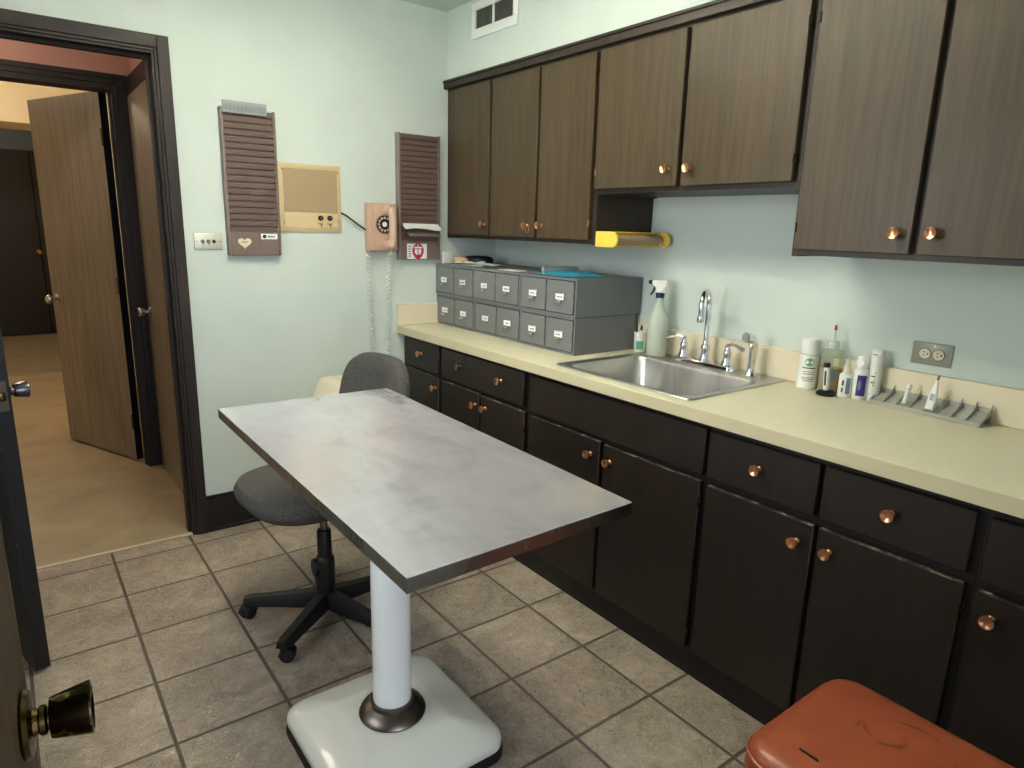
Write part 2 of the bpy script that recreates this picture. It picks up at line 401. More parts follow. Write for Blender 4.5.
struct(MB().box(-1.634, -.60, -.014, 0, .02, .165).box(-1.634, -.60, -.011, 0, .165, .176, .003, 1).box(-1.634, -.60, -.022, 0, 0, .02, .004, 1), 'baseboard_back', 'lowerframe', 'dark baseboard under the mint back wall', 'baseboard')

# ------------------------------------------------------------------ hallway beyond
struct(MB().box(-1.61, -1.49, .12, 1.1, 0, ZC), 'wall_hall_side', 'salmon', 'salmon hall wall holding the closed side door')
struct(MB().box(-4.0, -2.565, 1.1, 1.22, 0, 2.62).box(-1.695, -1.0, 1.1, 1.22, 0, 2.62).box(-2.565, -1.695, 1.1, 1.22, 2.085, 2.62), 'wall_hall_far', 'salmon', 'salmon hall wall above the second door frame')
struct(MB().box(-4.12, -4.0, .12, 7.0, 0, 2.62), 'wall_hall_end', 'yellowwall', 'wall closing the hallway on the hidden side')
mb = MB()
for a, b, d in ((0, .03, .012), (.03, .055, .016), (.055, .08, .02)):
    mb.box(-1.71+a, -1.71+b, 1.1-d, 1.1, 0, 2.075+b, .001, 1).box(-2.55-b, -2.55-a, 1.1-d, 1.1, 0, 2.075+b, .001, 1).box(-2.55-a, -1.71+a, 1.1-d, 1.1, 2.075+a, 2.075+b, .001, 1)
mb.box(-1.71, -1.695, 1.1, 1.22, 0, 2.085).box(-2.565, -2.55, 1.1, 1.22, 0, 2.085).box(-2.55, -1.71, 1.1, 1.22, 2.075, 2.085)
mb.box(-1.722, -1.71, 1.12, 1.16, 0, 2.075)
struct(mb, 'trim_6', 'casing', 'dark frame of the second doorway across the hall', 'trim')
mb = MB().box(-1.628, -1.61, .12, 1.08, 2.05, 2.155, .002, 1).box(-1.628, -1.61, 1.045, 1.078, 0, 2.05, .002, 1).box(-1.628, -1.61, .122, .16, 0, 2.05, .002, 1)
struct(mb, 'trim_7', 'casing', 'dark frame around the closed side door in the hall', 'trim')
# far room
struct(MB().box(-1.40, -1.28, 1.22, 7.0, 0, 2.62), 'wall_far_side', 'yellowwall', 'yellow wall behind the open hall door')
struct(MB().box(-4.0, -1.40, 4.27, 4.9, 2.2, 2.62), 'wall_beam', 'yellowwall', 'yellow dropped beam across the far room')
struct(MB().box(-4.0, -1.0, 6.85, 6.97, 0, 2.62), 'wall_far_end', 'greywall', 'grey blue wall above the dark far doors')

# doors ------------------------------------------------------------------
def knob_mb(style):
    """door knob along +x from the door face at x=0"""
    mb = MB()
    R = Rot(90, 'Y')
    if style.startswith('tulip'):
        mb.use('antique' if style == 'tulip' else 'knobgrey').lathe([(.0, 0), (.032, 0), (.034, .003), (.031, .007), (.014, .009), (.012, .013), (.0145, .015), (.0145, .019), (.011, .021), (.011, .025)], R, 28)
        mb.use('knobmarble' if style == 'tulip' else 'darksteel').lathe([(.010, .022), (.0195, .023), (.0205, .026), (.0262, .056), (.0260, .058), (.0235, .0585), (.021, .0565), (0, .0555)], R, 32)
    else:
        mb.use(style).lathe([(0, 0), (.03, 0), (.031, .003), (.026, .007), (.011, .010), (.010, .03), (.02, .034), (.0265, .045), (.0265, .055), (.021, .062), (0, .064)], R, 24)
    return mb

def door_leaf(name, hinge, ang, w, h, t_, mats, label, knobs, edge=True, z0=.012, knobz=.93):
    """leaf runs from the hinge along local +x; thickness towards local +y and -y; knob list: (side, style)"""
    d = thing(name, label, 'door', (hinge[0], hinge[1], 0), ang, kind='structure')
    mb = MB()
    mb.use(mats[0]).box(.0, w-.004, -t_/2, t_/2, z0, h, .0015, 1)
    mb.use(mats[1]).box(w-.006, w, -t_/2+.0002, t_/2-.0002, z0+.0005, h-.0005, .001, 1)
    mb.use(mats[1]).box(-.0006, .0, -t_/2, t_/2, z0, h)
    mb.build('panel', None, d)
    for side, st in knobs:
        k = knob_mb(st)
        k.bm.transform(Matrix.Translation((w-.062, side*t_/2, knobz)) @ Rot(90*side, 'Z'))
        k.build('knob', None, d)
    if edge:
        mb = MB().use('platedark').box(w-.0005, w+.0015, -.014, .014, knobz-.045, knobz+.045, .0006, 1)
        mb.use('antique').box(w, w+.009, -.008, .008, knobz-.013, knobz+.013, .003, 2)
        mb.build('latch_plate', None, d)
    for z in (.25, 1.05, 1.85):
        mb = MB().lathe([(0, -.045), (.006, -.045), (.006, .045), (0, .045)], T(-.004, t_/2+.004, z), 10)
        mb.build('hinge', 'antique', d)
    return d
# door of the exam room doorway, swung into the room
hx, hy = -2.497, -.03
lx, ly = -2.3105, -.785
a = math.atan2(ly-hy, lx-hx); w = math.hypot(lx-hx, ly-hy)
door_leaf('door_1', (hx, hy), a, w, 2.05, .044, ('doordark', 'edge'), 'dark edged door swung open into the room, seen edge-on with latch plate', [(1, 'tulipg'), (-1, 'tulipg')], knobz=.915)
# entry door close to the camera
hx, hy = -2.390, -3.15; lx, ly = -2.3145, -2.383
a = math.atan2(ly-hy, lx-hx); w = math.hypot(lx-hx, ly-hy)
door_leaf('door_2', (hx, hy), a, w, 2.05, .042, ('doorb', 'edge'), 'brown entry door with large brass knob, seen along its face', [(-1, 'tulip'), (1, 'tulip')], knobz=.945)
# closed side door of the hall
d3 = thing('door_3', 'brown closed door in the hall side wall with round knob', 'door', (-1.612, .16, 0), 0, kind='structure')
MB().box(-.03, -.002, 0, .885, .012, 2.05, .0015, 1).build('panel', 'door', d3)
k = knob_mb('nickel'); k.bm.transform(T(-.03, .80, .93) @ Rot(180, 'Z')); k.build('knob', None, d3)
# open door of the far room
hx, hy = -1.735, 1.225; lx, ly = -2.022, 1.905
a = math.atan2(ly-hy, lx-hx); w = math.hypot(lx-hx, ly-hy)
door_leaf('door_4', (hx, hy), a, w, 2.085, .042, ('door', 'edge'), 'brown wood door standing open beyond the second frame', [(1, 'nickel'), (-1, 'nickel')])
d5 = thing('door_5', 'dark brown double door closing the far end of the hallway', 'door', (-2.2, 6.85, 0), 0, kind='structure')
MB().box(-.80, .32, -.035, 0, .012, 2.16, .003, 1).build('panel', 'upperdark', d5)
MB().box(.325, .95, -.035, 0, .012, 2.16, .003, 1).build('panel', 'upperdark', d5)
k = knob_mb('brass'); k.bm.transform(T(.30, -.035, .995) @ Rot(-90, 'Z')); k.build('knob', None, d5)

# ------------------------------------------------------------------ lamps of the place, plus one added fill lamp
def ceiling_light(loc, sx, sy, m_, label):
    L = thing('ceiling_light', label, 'light', loc)
    MB().box(-sx/2-.03, sx/2+.03, -sy/2-.03, sy/2+.03, -.028, 0, .004, 1).build('housing', 'white', L)
    MB().prism(rrect(-sx/2, sx/2, -sy/2, sy/2, .03), 'z', -.07, -.03, .02).build('diffuser', m_, L)
ceiling_light((-1.45, -1.35, ZC), .30, 1.22, 'light', 'long fluorescent ceiling fixture above the steel table')
def globe_light(loc, m_, label):
    L = thing('globe_light', label, 'light', loc)
    MB().lathe([(0, 0), (.09, 0), (.09, -.03), (.075, -.035), (0, -.035)]).build('canopy', 'white', L)
    MB().lathe([(.07, -.036), (.11, -.06), (.125, -.1), (.11, -.14), (.06, -.168), (0, -.175)]).build('globe', m_, L)
globe_light((-2.45, .62, ZC), 'hallglobe', 'round globe ceiling lamp in the salmon hallway')
globe_light((-2.6, 2.9, 2.62), 'halllight', 'round globe ceiling lamp in the yellow far room')
M['added_far_light'] = mat('added_dim_globe', (255, 240, 210), .5, emis=(255, 238, 212), es=14.0)
globe_light((-2.7, 5.7, 2.62), 'added_far_light', 'unseen globe lamp added to brighten the wall beyond the dropped beam')  # unseen lamp, added because the beam leaves the far wall too dark

# ------------------------------------------------------------------ cabinet hardware
def cab_knob(parent, y, z, xf, m_='copper', name='knob', org=(0, 0, 0), plate=False):
    mb = MB()
    R = Rot(-90, 'Y')      # +z -> -x
    mb.lathe([(0, 0), (.0095, 0), (.009, .003), (.0058, .006), (.0055, .013), (.0115, .0175), (.0155, .0215), (.0160, .0255), (.0148, .0275), (.0112, .0265), (.0080, .0245), (.0, .0235)], T(xf, y, z) @ R, 22)
    return mb.build(name, m_, parent, org)

def cab_hinge(parent, y, z, xf, org):
    mb = MB().box(xf-.006, xf+.002, y-.005, y+.005, z-.011, z+.011, .0015, 1)
    mb.lathe([(0, -.014), (.0032, -.014), (.0032, .014), (0, .014)], T(xf-.006, y, z), 8)
    return mb.build('hinge', 'antique', parent, org)

def front(parent, nm, y0, y1, z0, z1, xf, th, material, org, worn=False):
    mb = MB().use(material).box(xf, xf+th, y0, y1, z0, z1, .0025, 1)
    o = mb.build(nm, None, parent, org)
    return o

def base_cabinet(y0, y1, label, fronts, tall_open=False):
    """y0 > y1; carcass front at x=-.60"""
    org = (-.30, (y0+y1)/2, 0)
    c = thing('base_cabinet', label, 'cabinet', org, group='base cabinets under the counter')
    mb = MB()
    t_ = .018; ya, yb = y1+.0006, y0-.0006
    mb.box(-.582, -.002, ya, ya+t_, .085, .872).box(-.582, -.002, yb-t_, yb, .085, .872)
    mb.box(-.582, -.002, ya+t_, yb-t_, .085, .103).box(-.014, -.002, ya+t_, yb-t_, .103, .872)
    mb.box(-.600, -.582, ya, yb, .085, .872)
    mb.build('carcass', 'lowerframe', c, org)
    MB().box(-.596, -.58, ya, yb, 0, .085).build('toe_kick', 'lowerframe', c, org)
    for kind, a, b, z0, z1, knobs, hinge in fronts:
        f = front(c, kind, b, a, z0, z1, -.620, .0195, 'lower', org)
        if z1 < .72 or z0 < .3:
            # rubbed top edge of the door
            MB().box(-.6203, -.606, b+.002, a-.002, z1-.0012, z1+.0006).build('worn_edge', 'worn', f, org)
        for q in knobs:
            y, z = q[0], q[1]; cab_knob(f, y, z, -.620, q[2] if len(q) > 2 else 'copper', org=org)
            if len(q) > 3:
                mb = MB().use('antique').lathe([(0, 0), (.007, 0), (.007, .002), (0, .0025)], T(-.6201, y-.022, z+.034) @ Rot(-90, 'Y'), 14)
                mb.use('inkblack').box(-.6235, -.622, y-.0235, y-.0205, z+.028, z+.040)
                mb.build('keyhole', None, f, org)
        if hinge is not None:
            for z in (z0+.06, z1-.07): cab_hinge(f, hinge, z, -.612, org)
    return c
ZD0, ZD1, ZR0, ZR1 = .105, .685, .706, .856
base_cabinet(-.02, -.42, 'narrow dark base cabinet at the far end against the back wall',
    [('drawer', -.068, -.408, ZR0+.012, ZR1+.008, [(-.238, .799)], None), ('door', -.068, -.408, ZD0, ZD1+.018, [(-.38, .650)], -.070)])
base_cabinet(-.42, -1.105, 'dark base cabinet with one wide two-knob drawer beneath the file drawers',
    [('drawer', -.433, -1.083, ZR0+.008, ZR1+.004, [(-.605, .799, 'knobgrey', 1), (-.927, .794)], None), ('door', -.433, -.760, ZD0, ZD1+.015, [(-.734, .645)], -.435), ('door', -.774, -1.092, ZD0, ZD1+.010, [(-.813, .645)], -1.090)])
base_cabinet(-1.105, -1.99, 'dark base cabinet with knobless front panel below the sink',
    [('front_panel', -1.124, -1.984, ZR0, ZR1, [], None), ('door', -1.124, -1.538, ZD0, ZD1+.006, [(-1.493, .634)], -1.126), ('door', -1.556, -1.979, ZD0, ZD1, [(-1.592, .630)], -1.977)])
base_cabinet(-1.99, -2.718, 'dark base cabinet with two drawers and two doors, behind the orange stool',
    [('drawer', -1.998, -2.345, ZR0, ZR1-.003, [(-2.172, .786)], None), ('drawer', -2.358, -2.704, ZR0, ZR1-.002, [(-2.533, .785)], None),
     ('door', -2.004, -2.350, ZD0, ZD1-.004, [(-2.308, .622)], -2.006), ('door', -2.363, -2.705, ZD0, ZD1-.004, [(-2.398, .626)], -2.703)])
base_cabinet(-2.718, -3.15, 'dark base cabinet at the near end of the counter, cut by the picture edge',
    [('drawer', -2.730, -3.13, ZR0-.006, ZR1-.006, [(-2.93, .785)], None), ('door', -2.730, -3.13, ZD0, ZD1-.008, [(-2.766, .624)], -3.128)])

# countertop with its cut-out, edge and splashes
ct = thing('countertop', 'long cream laminate countertop running along the wall with the sink', 'countertop', (0, 0, 0))
SX0, SX1, SY0, SY1 = -.555, -.045, -1.862, -1.235     # cut-out
mb = MB()
mb.box(-.633, SX0, -3.15, -.001, .876, .914).box(SX1, -.001, -3.15, -.001, .876, .914)
mb.box(SX0, SX1, SY1, -.001, .876, .914).box(SX0, SX1, -3.15, SY0, .876, .914)
mb.build('worktop', 'counter', ct)
MB().box(-.636, -.633, -3.15, -.001, .874, .9125).build('front_edge', 'counteredge', ct)
struct(MB().box(-.019, -.001, -3.15, -.020, .9145, 1.026, .002, 1), 'trim_9', 'splash', 'cream laminate backsplash strip along the wall behind the sink', 'backsplash')
struct(MB().box(-.635, -.001, -.019, -.001, .9145, 1.024, .002, 1), 'trim_10', 'splash', 'short cream laminate splash against the back wall under the telephone', 'backsplash')

# sink ------------------------------------------------------------------
sk = thing('sink', 'square stainless steel drop-in sink set in the cream counter', 'sink', (-.30, -1.537, .914))
def ringpts(x0, x1, y0, y1, r, z, seg=6): return [Vector((x, y, z)) for x, y in rrect(x0, x1, y0, y1, r, seg)]
ox, oy = -.30, -1.537
O = (-.582-ox, -.021-ox, -1.884-oy, -1.222-oy)
Bw = (-.548-ox, -.140-ox, -1.848-oy, -1.258-oy)
rings = [ringpts(O[0]+.004, O[1]-.004, O[2]+.004, O[3]-.004, .022, .0008), ringpts(*O, .025, .002), ringpts(O[0]+.002, O[1]-.002, O[2]+.002, O[3]-.002, .025, .005), ringpts(O[0]+.008, O[1]-.008, O[2]+.008, O[3]-.008, .022, .0055),
         ringpts(O[0]+.012, O[1]-.012, O[2]+.012, O[3]-.012, .022, .004),
         ringpts(Bw[0]-.010, Bw[1]+.010, Bw[2]-.010, Bw[3]+.010, .055, .0036), ringpts(*Bw, .05, .001), ringpts(Bw[0]+.006, Bw[1]-.006, Bw[2]+.006, Bw[3]-.006, .05, -.010),
         ringpts(Bw[0]+.014, Bw[1]-.014, Bw[2]+.014, Bw[3]-.014, .05, -.13), ringpts(Bw[0]+.026, Bw[1]-.026, Bw[2]+.026, Bw[3]-.026, .045, -.158), ringpts(Bw[0]+.055, Bw[1]-.055, Bw[2]+.055, Bw[3]-.055, .035, -.168)]
o = MB().loft(rings, cap=False).build('basin', 'sink', sk)
bm = bmesh.new(); bm.from_mesh(o.data)
eb = [e for e in bm.edges if e.is_boundary and all(abs(v.co.z+.168) < 1e-4 for v in e.verts)]
bmesh.ops.holes_fill(bm, edges=eb); bm.to_mesh(o.data); bm.free()
MB().use('chrome').lathe([(.043, 0), (.045, .002), (.040, .004), (.034, .001), (0, -.001)], T(-.04, 0, -.1675), 24).build('drain', None, sk)

# faucet ------------------------------------------------------------------
fx = -.082
SPM = Rot(22, 'Z')
fa = thing('faucet', 'chrome two-handle gooseneck faucet at the back of the sink', 'faucet', (fx, -1.552, .918))
mb = MB()
pts = rrect(-.026, .026, -.145, .145, .024)
mb.loft([[Vector((x, y, .0005)) for x, y in pts], [Vector((x, y, .012)) for x, y in pts], [Vector((x*.88, y*.985, .019)) for x, y in pts], [Vector((x*.5, y*.93, .022)) for x, y in pts]])
mb.build('deck_plate', 'chrome', fa)
mb = MB().lathe([(.021, .018), (.0225, .024), (.018, .034), (.0165, .06), (.0185, .07), (.0185, .078), (.013, .088), (.0118, .1), (.0112, .1)], None, 24)
path = [(0, 0, .09), (0, 0, .14), (0, 0, .20), (0, 0, .245)]
R_ = .052
for i in range(1, 13):
    a = PI*i/12*1.02; path.append((-(R_-R_*math.cos(a)), .012*math.sin(a/2)*0, .245+R_*math.sin(a)))
px, py, pz = path[-1]; path += [(px, py, pz-.02), (px-.001, py, pz-.045)]
mb.tube(path, .0105, 14, M4=SPM)
mb.lathe([(0, 0), (.0128, 0), (.0135, -.004), (.0135, -.02), (.011, -.024), (0, -.024)][::-1], SPM @ T(px-.001, py, pz-.035), 18)
mb.build('spout', 'chrome', fa)
for sgn in (1, -1):
    mb = MB().lathe([(.0225, .018), (.0235, .024), (.018, .036), (.0145, .058), (.0165, .064), (.0165, .071), (.012, .080), (.0095, .092), (.0105, .098), (.006, .104), (0, .105)], T(0, sgn*.104, 0), 20)
    lev = [(0, sgn*.104, .094), (-.004, sgn*.118, .104), (-.008, sgn*.140, .104), (-.012, sgn*.162, .098), (-.016, sgn*.182, .094)]
    mb.tube(lev, lambda u: .0058 if u < .5 else .0058+.003*math.sin((u-.5)*PI), 10)
    mb.build('handle', 'chrome', fa)
sp = thing('sink_sprayer', 'chrome side sprayer standing at the outer end of the faucet', 'sprayer', (-.086, -1.766, .918))
MB().lathe([(.024, 0), (.025, .003), (.020, .010), (.015, .018), (.0145, .03), (0, .03)], None, 20).build('base', 'chrome', sp)
mb = MB().tube([(0, 0, .028), (0, 0, .06), (.001, 0, .095), (.0, 0, .118), (-.010, .003, .136), (-.026, .006, .146), (-.04, .008, .146)], lambda u: .0150+.004*u, 14)
mb.tube([(.013, 0, .075), (.021, 0, .10), (.017, 0, .128), (.002, 0, .150)], .0045, 8)
mb.build('spray_head', 'chrome', sp)

# ------------------------------------------------------------------ upper cabinets
def upper_cabinet(y0, y1, z0, label, doors, zt=2.112):
    org = (-.16, (y0+y1)/2, z0)
    c = thing('wall_cabinet', label, 'cabinet', org, group='upper wall cabinets')
    t_ = .018; ya, yb = y1+.0005, y0-.0005
    mb = MB().box(-.331, -.001, ya, ya+t_, z0, zt).box(-.331, -.001, yb-t_, yb, z0, zt).box(-.331, -.001, ya+t_, yb-t_, z0+.004, z0+.022).box(-.331, -.001, ya+t_, yb-t_, zt-.018, zt)
    mb.box(-.010, -.001, ya+t_, yb-t_, z0+.022, zt-.018).box(-.331, -.313, ya+t_, yb-t_, z0+.022, zt-.018)
    mb.build('carcass', 'upperframe', c, org)
    for a, b, q, hy in doors:
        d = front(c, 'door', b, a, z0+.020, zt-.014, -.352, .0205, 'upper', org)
        cab_knob(d, q[0], q[1], -.352, 'copper', org=org)
        for z in (z0+.085, zt-.085): cab_hinge(d, hy, z, -.344, org)
        if len(q) > 2:     # loose wire ring hanging on the knob
            n = 16; cyc = [(-.362, q[0]-.010+.010*math.sin(2*PI*i/n), q[1]-.016+.018*math.cos(2*PI*i/n)) for i in range(n+1)]
            MB().tube(cyc, .0012, 6).build('wire_ring', 'copper', d, org)
    return c
upper_cabinet(-.012, -1.157, 1.370, 'tall dark wall cabinet with three doors above the grey file drawers',
    [(-.062, -.420, (-.392, 1.445), -.062), (-.438, -.784, (-.735, 1.442, 1), -.440), (-.800, -1.132, (-.832, 1.445), -1.130)])
upper_cabinet(-1.157, -2.020, 1.568, 'short dark wall cabinet with two doors above the sink',
    [(-1.150-.004, -1.566, (-1.526, 1.646), -1.156), (-1.584, -2.005, (-1.624, 1.645), -2.003)])
upper_cabinet(-2.020, -2.735, 1.370, 'tall dark wall cabinet with two wide doors over the outlet',
    [(-2.036, -2.364, (-2.327, 1.444), -2.038), (-2.382, -2.715, (-2.418, 1.446), -2.713)])
upper_cabinet(-2.735, -3.18, 1.370, 'dark single-door wall cabinet at the near end of the row',
    [(-2.755, -3.16, (-2.80, 1.446), -3.158)])
mb = MB().box(-.352, -.330, -3.18, -.002, 2.112, 2.140, .002, 1).box(-.358, -.330, -3.18, -.002, 2.140, 2.152, .003, 2)
struct(mb, 'trim_8', 'upperframe', 'dark wood moulding strip along the top of the wall cabinets', 'trim')

# air vent in the soffit
v = thing('air_vent', 'white metal air vent with two dark openings high on the soffit', 'vent', (-.33, -.42, 2.375))
mb = MB()
Y0, Y1, Z0, Z1 = .185, -.180, -.072, .085
for a, b, c_, d in ((Y1, Y0, Z0, -.031), (Y1, Y0, .050, Z1), (Y1, -.145, -.031, .050), (.152, Y0, -.031, .050), (.0005, .013, -.031, .050)):
    mb.box(-.008, 0, a, b, c_, d, .0015, 1)
mb.build('frame', 'ventwhite', v)
mb = MB().use('ventdark').box(-.001, -.0002, -.145, .152, -.031, .050)
for i in range(26):
    y = -.142+i*.0113
    if abs(y-.007) < .008: continue
    mb.box(-.0055, -.001, y, y+.0018, -.031, .050)
mb.build('grille', None, v)

# paper towel holder on the cabinet side
ph = thing('paper_towel_holder', 'yellow plastic paper towel holder screwed to the cabinet side', 'holder', (-.17, -1.160, 1.396))
Dsh = [(-.002, -.031), (-.002, .031)] + [(-.095-.031*math.sin(a)*.9, .031*math.cos(a)) for a in [PI*i/12 for i in range(13)]]
Dsh = [(.0, .031)] + [(-.092-.031*math.sin(PI*i/14), .031*math.cos(PI*i/14)) for i in range(15)] + [(.0, -.031)]
MB().prism(Dsh, 'x', -.165, -.156, .002).build('end_bracket', 'yellow', ph)
MB().prism(Dsh, 'x', .140, .149, .002).build('end_bracket', 'yellow', ph)
MB().box(-.1555, .1395, -.012, .0, -.030, .031, .002, 1).box(-.1555, .1395, -.075, -.012, .025, .031, .002, 1).build('back_plate', 'yellow', ph)
mb = MB()
n = 20; R0, R1 = .021, .0185
prof = [(R0, -.145), (R0, .130), (R1, .130), (R1, -.145), (R0, -.145)]
mb.lathe(prof, Rot(90, 'Y'), 24, cap=False)
o = one(mb, 'cardboard_tube', 'card', 'empty brown cardboard roll held in the yellow paper towel holder', 'tube', (-.168, -1.160-.078, 1.393))

# ------------------------------------------------------------------ card file drawers (two tiers of three two-drawer units)
def file_unit(y0, y1, z0, z1, x0, x1, label):
    org = (x0, (y0+y1)/2, z0)
    c = thing('file_drawer_unit', label, 'file cabinet', org, group='grey card file units on the counter')
    w = y0-y1; h = z1-z0; D = x1-x0
    mb = MB().use('filegrey')
    g = .001
    a, b = -w/2+g, w/2-g
    t_ = .009
    mb.box(.004, D, a, a+t_, 0, h-g, .0012, 1).box(.004, D, b-t_, b, 0, h-g, .0012, 1).box(.004, D, a+t_, b-t_, 0, t_).box(.004, D, a+t_, b-t_, h-g-t_, h-g).box(.004, D, -.004, .004, t_, h-g-t_)
    mb.box(D-.004, D, a+t_, b-t_, t_, h-g-t_)
    mb.build('case', None, c)
    for s in (1, -1):
        ya, yb = (.0075, b-t_-.0035) if s > 0 else (a+t_+.0035, -.0075)
        ym = (ya+yb)/2
        mb = MB().use('filedrawer').box(0, .006, ya, yb, t_+.0035, h-g-t_-.0035, .002, 1)
        mb.box(.006, D-.03, ya+.004, yb-.004, t_+.004, h*.6)
        dr = mb.build('drawer', None, c)
        zc = h*.50; hw = .025
        mb = MB().use('nickel')
        mb.box(-.0035, 0, ym-hw-.004, ym+hw+.004, zc-.016, zc+.017, .001, 1)
        mb.use('nickel').box(-.016, 0, ym-.017, ym+.017, zc-.0185, zc-.0145, .001, 1).box(-.018, -.015, ym-.017, ym+.017, zc-.026, zc-.0145, .001, 1)
        hd = mb.build('label_holder', None, dr)
        mb = MB().use('paper').box(-.0042, -.0036, ym-hw, ym+hw, zc-.0115, zc+.0125)
        mb.use('inkblack')
        y = ym+.013+random.uniform(-.003, .003)
        while y > ym-.013:
            l = random.uniform(.003, .007); mb.box(-.0046, -.0042, y-l, y, zc-.003, zc+.002+random.uniform(-.001, .0015)); y -= l+.002
        mb.build('label_card', None, hd)
    return c
ws = [-.006, -.380, -.756, -1.130]
desc = ['beside the back wall', 'in the middle of its row', 'next to the sink']
for i in range(3):
    file_unit(ws[i], ws[i+1], .9145, 1.073, -.398+.004*(i == 1), -.035, 'grey two-drawer card file unit in the lower tier, ' + desc[i])
for i in range(3):
    file_unit(ws[i], ws[i+1]-.002*(i == 2), 1.0735, 1.234, -.404+.003*(i == 2), -.006, 'grey two-drawer card file unit in the upper tier, ' + desc[i])
# ------------------------------------------------------------------ things on top of the files
ZT = 1.2345
one(MB().box(-.030, .030, -.012, .012, 0, .066, .004, 2), 'small_box', 'white', 'small white upright box on the file drawers against the back wall', 'box', (-.345, -.036, ZT), .1)
o = thing('stapler', 'tan topped black stapler-like tool lying on the file drawers', 'stapler', (-.285, -.070, ZT), -1.2)
MB().box(-.05, .05, -.014, .014, 0, .012, .003, 2).build('base', 'black', o)
MB().prism([(-.05, .013), (-.05, .026), (-.03, .036), (.045, .030), (.05, .024), (.05, .013)], 'y', -.013, .013, .003).build('top', 'tape', o)
mb = MB(); n = 20
mb.loft([[Vector((.085*math.cos(2*PI*i/n)*s, .055*math.sin(2*PI*i/n)*s, z)) for i in range(n)] for s, z in ((.9, 0), (1, .008), (.97, .03), (.8, .040), (.4, .044))])
one(mb, 'pouch', 'black', 'black soft pouch lying behind the papers on the file drawers', 'pouch', (-.19, -.105, ZT), -.9)
for i, (x, y, a, w, l, z, nm) in enumerate([(-.29, -.215, .35, .14, .20, 0, 'lowest white sheet under the loose papers on the file drawers'), (-.25, -.275, -.2, .12, .20, .0055, 'middle white sheet of the loose papers on the file drawers'), (-.31, -.20, .9, .11, .16, .0115, 'crumpled topmost white sheet of the papers on the file drawers')]):
    mb = MB(); g = 8
    b = bmesh.new(); gv = [[b.verts.new(((u/g-.5)*w, (q/g-.5)*l, .0004+(.0035+.002*i)*max(0, math.sin(u*1.1+i)*math.sin(q*.9+2*i)))) for q in range(g+1)] for u in range(g+1)]
    for u in range(g):
        for q in range(g): b.faces.new((gv[u][q], gv[u+1][q], gv[u+1][q+1], gv[u][q+1]))
    r = bmesh.ops.extrude_face_region(b, geom=b.faces[:]); bmesh.ops.translate(b, verts=[e for e in r['geom'] if isinstance(e, bmesh.types.BMVert)], vec=(0, 0, .0006))
    bmesh.ops.recalc_face_normals(b, faces=b.faces[:])
    mb._add(b, None, True)
    one(mb, 'paper_sheet', 'paper', nm, 'paper', (x, y, ZT+z), a, 'loose papers on the file drawers')
one(MB().box(-.03, .03, -.07, .07, .0, .003, .001, 1), 'index_card', 'paper', 'pale card lying near the front edge on top of the middle file unit', 'card', (-.345, -.62, ZT), .05)
# blue sleeve
o = thing('plastic_sleeve', 'bright blue plastic sleeve lying on top of the file drawers', 'sleeve', (-.255, -.935, ZT), -.25)
mb = MB(); g = 10; b = bmesh.new()
for lay, zb in ((0, .0008), (1, .008)):
    pass
gv = [[b.verts.new(((u/g-.5)*.21, (q/g-.5)*.25, .003+.012*min(1, 2.4*math.sin(PI*u/g))*min(1, 2.4*math.sin(PI*q/g))+.004*math.sin(u*1.7+q)*(0 < u < g)*(0 < q < g))) for q in range(g+1)] for u in range(g+1)]
for u in range(g):
    for q in range(g): b.faces.new((gv[u][q], gv[u+1][q], gv[u+1][q+1], gv[u][q+1]))
r = bmesh.ops.extrude_face_region(b, geom=b.faces[:])
for e in r['geom']:
    if isinstance(e, bmesh.types.BMVert): e.co.z = .0004
bmesh.ops.recalc_face_normals(b, faces=b.faces[:]); mb._add(b, None, True); mb.build('sleeve', 'blue', o)
MB().tube([(-.08, .125, .0155), (-.02, .130, .0155), (.03, .128, .0155), (.095, .122, .0155)], .0145, 10).build('rolled_end', 'perspex', o)

# ------------------------------------------------------------------ spray bottle, cup
o = thing('spray_bottle', 'translucent white spray bottle with navy collar beside the sink', 'spray bottle', (-.088, -1.308, .9195), 0); o.scale = (1.08, 1.08, 1.08)
prof = [(0, .0), (.034, .0), (.0385, .004), (.039, .01), (.0385, .10), (.039, .125), (.037, .142), (.028, .168), (.019, .192), (.0145, .208), (.0135, .225), (.0135, .235)]
MB().lathe(prof, None, 32).build('bottle', 'milky', o)
MB().lathe([(0, .002), (.034, .002), (.0372, .006), (.0370, .085), (0, .085)], None, 32).build('liquid', 'liquidw', o)
MB().lathe([(.0, .226), (.0165, .226), (.0168, .230), (.0168, .245), (.0, .246)], None, 24).build('collar', 'navy', o)
M4 = Rot(118, 'Z')
mb = MB().prism([(-.018, .246), (-.016, .262), (-.026, .272), (-.028, .288), (-.022, .294), (.030, .292), (.034, .287), (.030, .276), (.018, .268), (.014, .246)], 'y', -.011, .011, .004, M4=M4)
mb.build('spray_head', 'white', o)
MB().prism([(.020, .262), (.026, .268), (.030, .252), (.040, .236), (.035, .234), (.024, .248)], 'y', -.006, .006, .002, M4=M4).build('trigger', 'black', o)
MB().lathe([(0, 0), (.007, 0), (.0075, .004), (.0075, .012), (.005, .015), (0, .015)], M4 @ T(.032, 0, .284) @ Rot(90, 'Y'), 14).build('nozzle', 'inkblack', o)

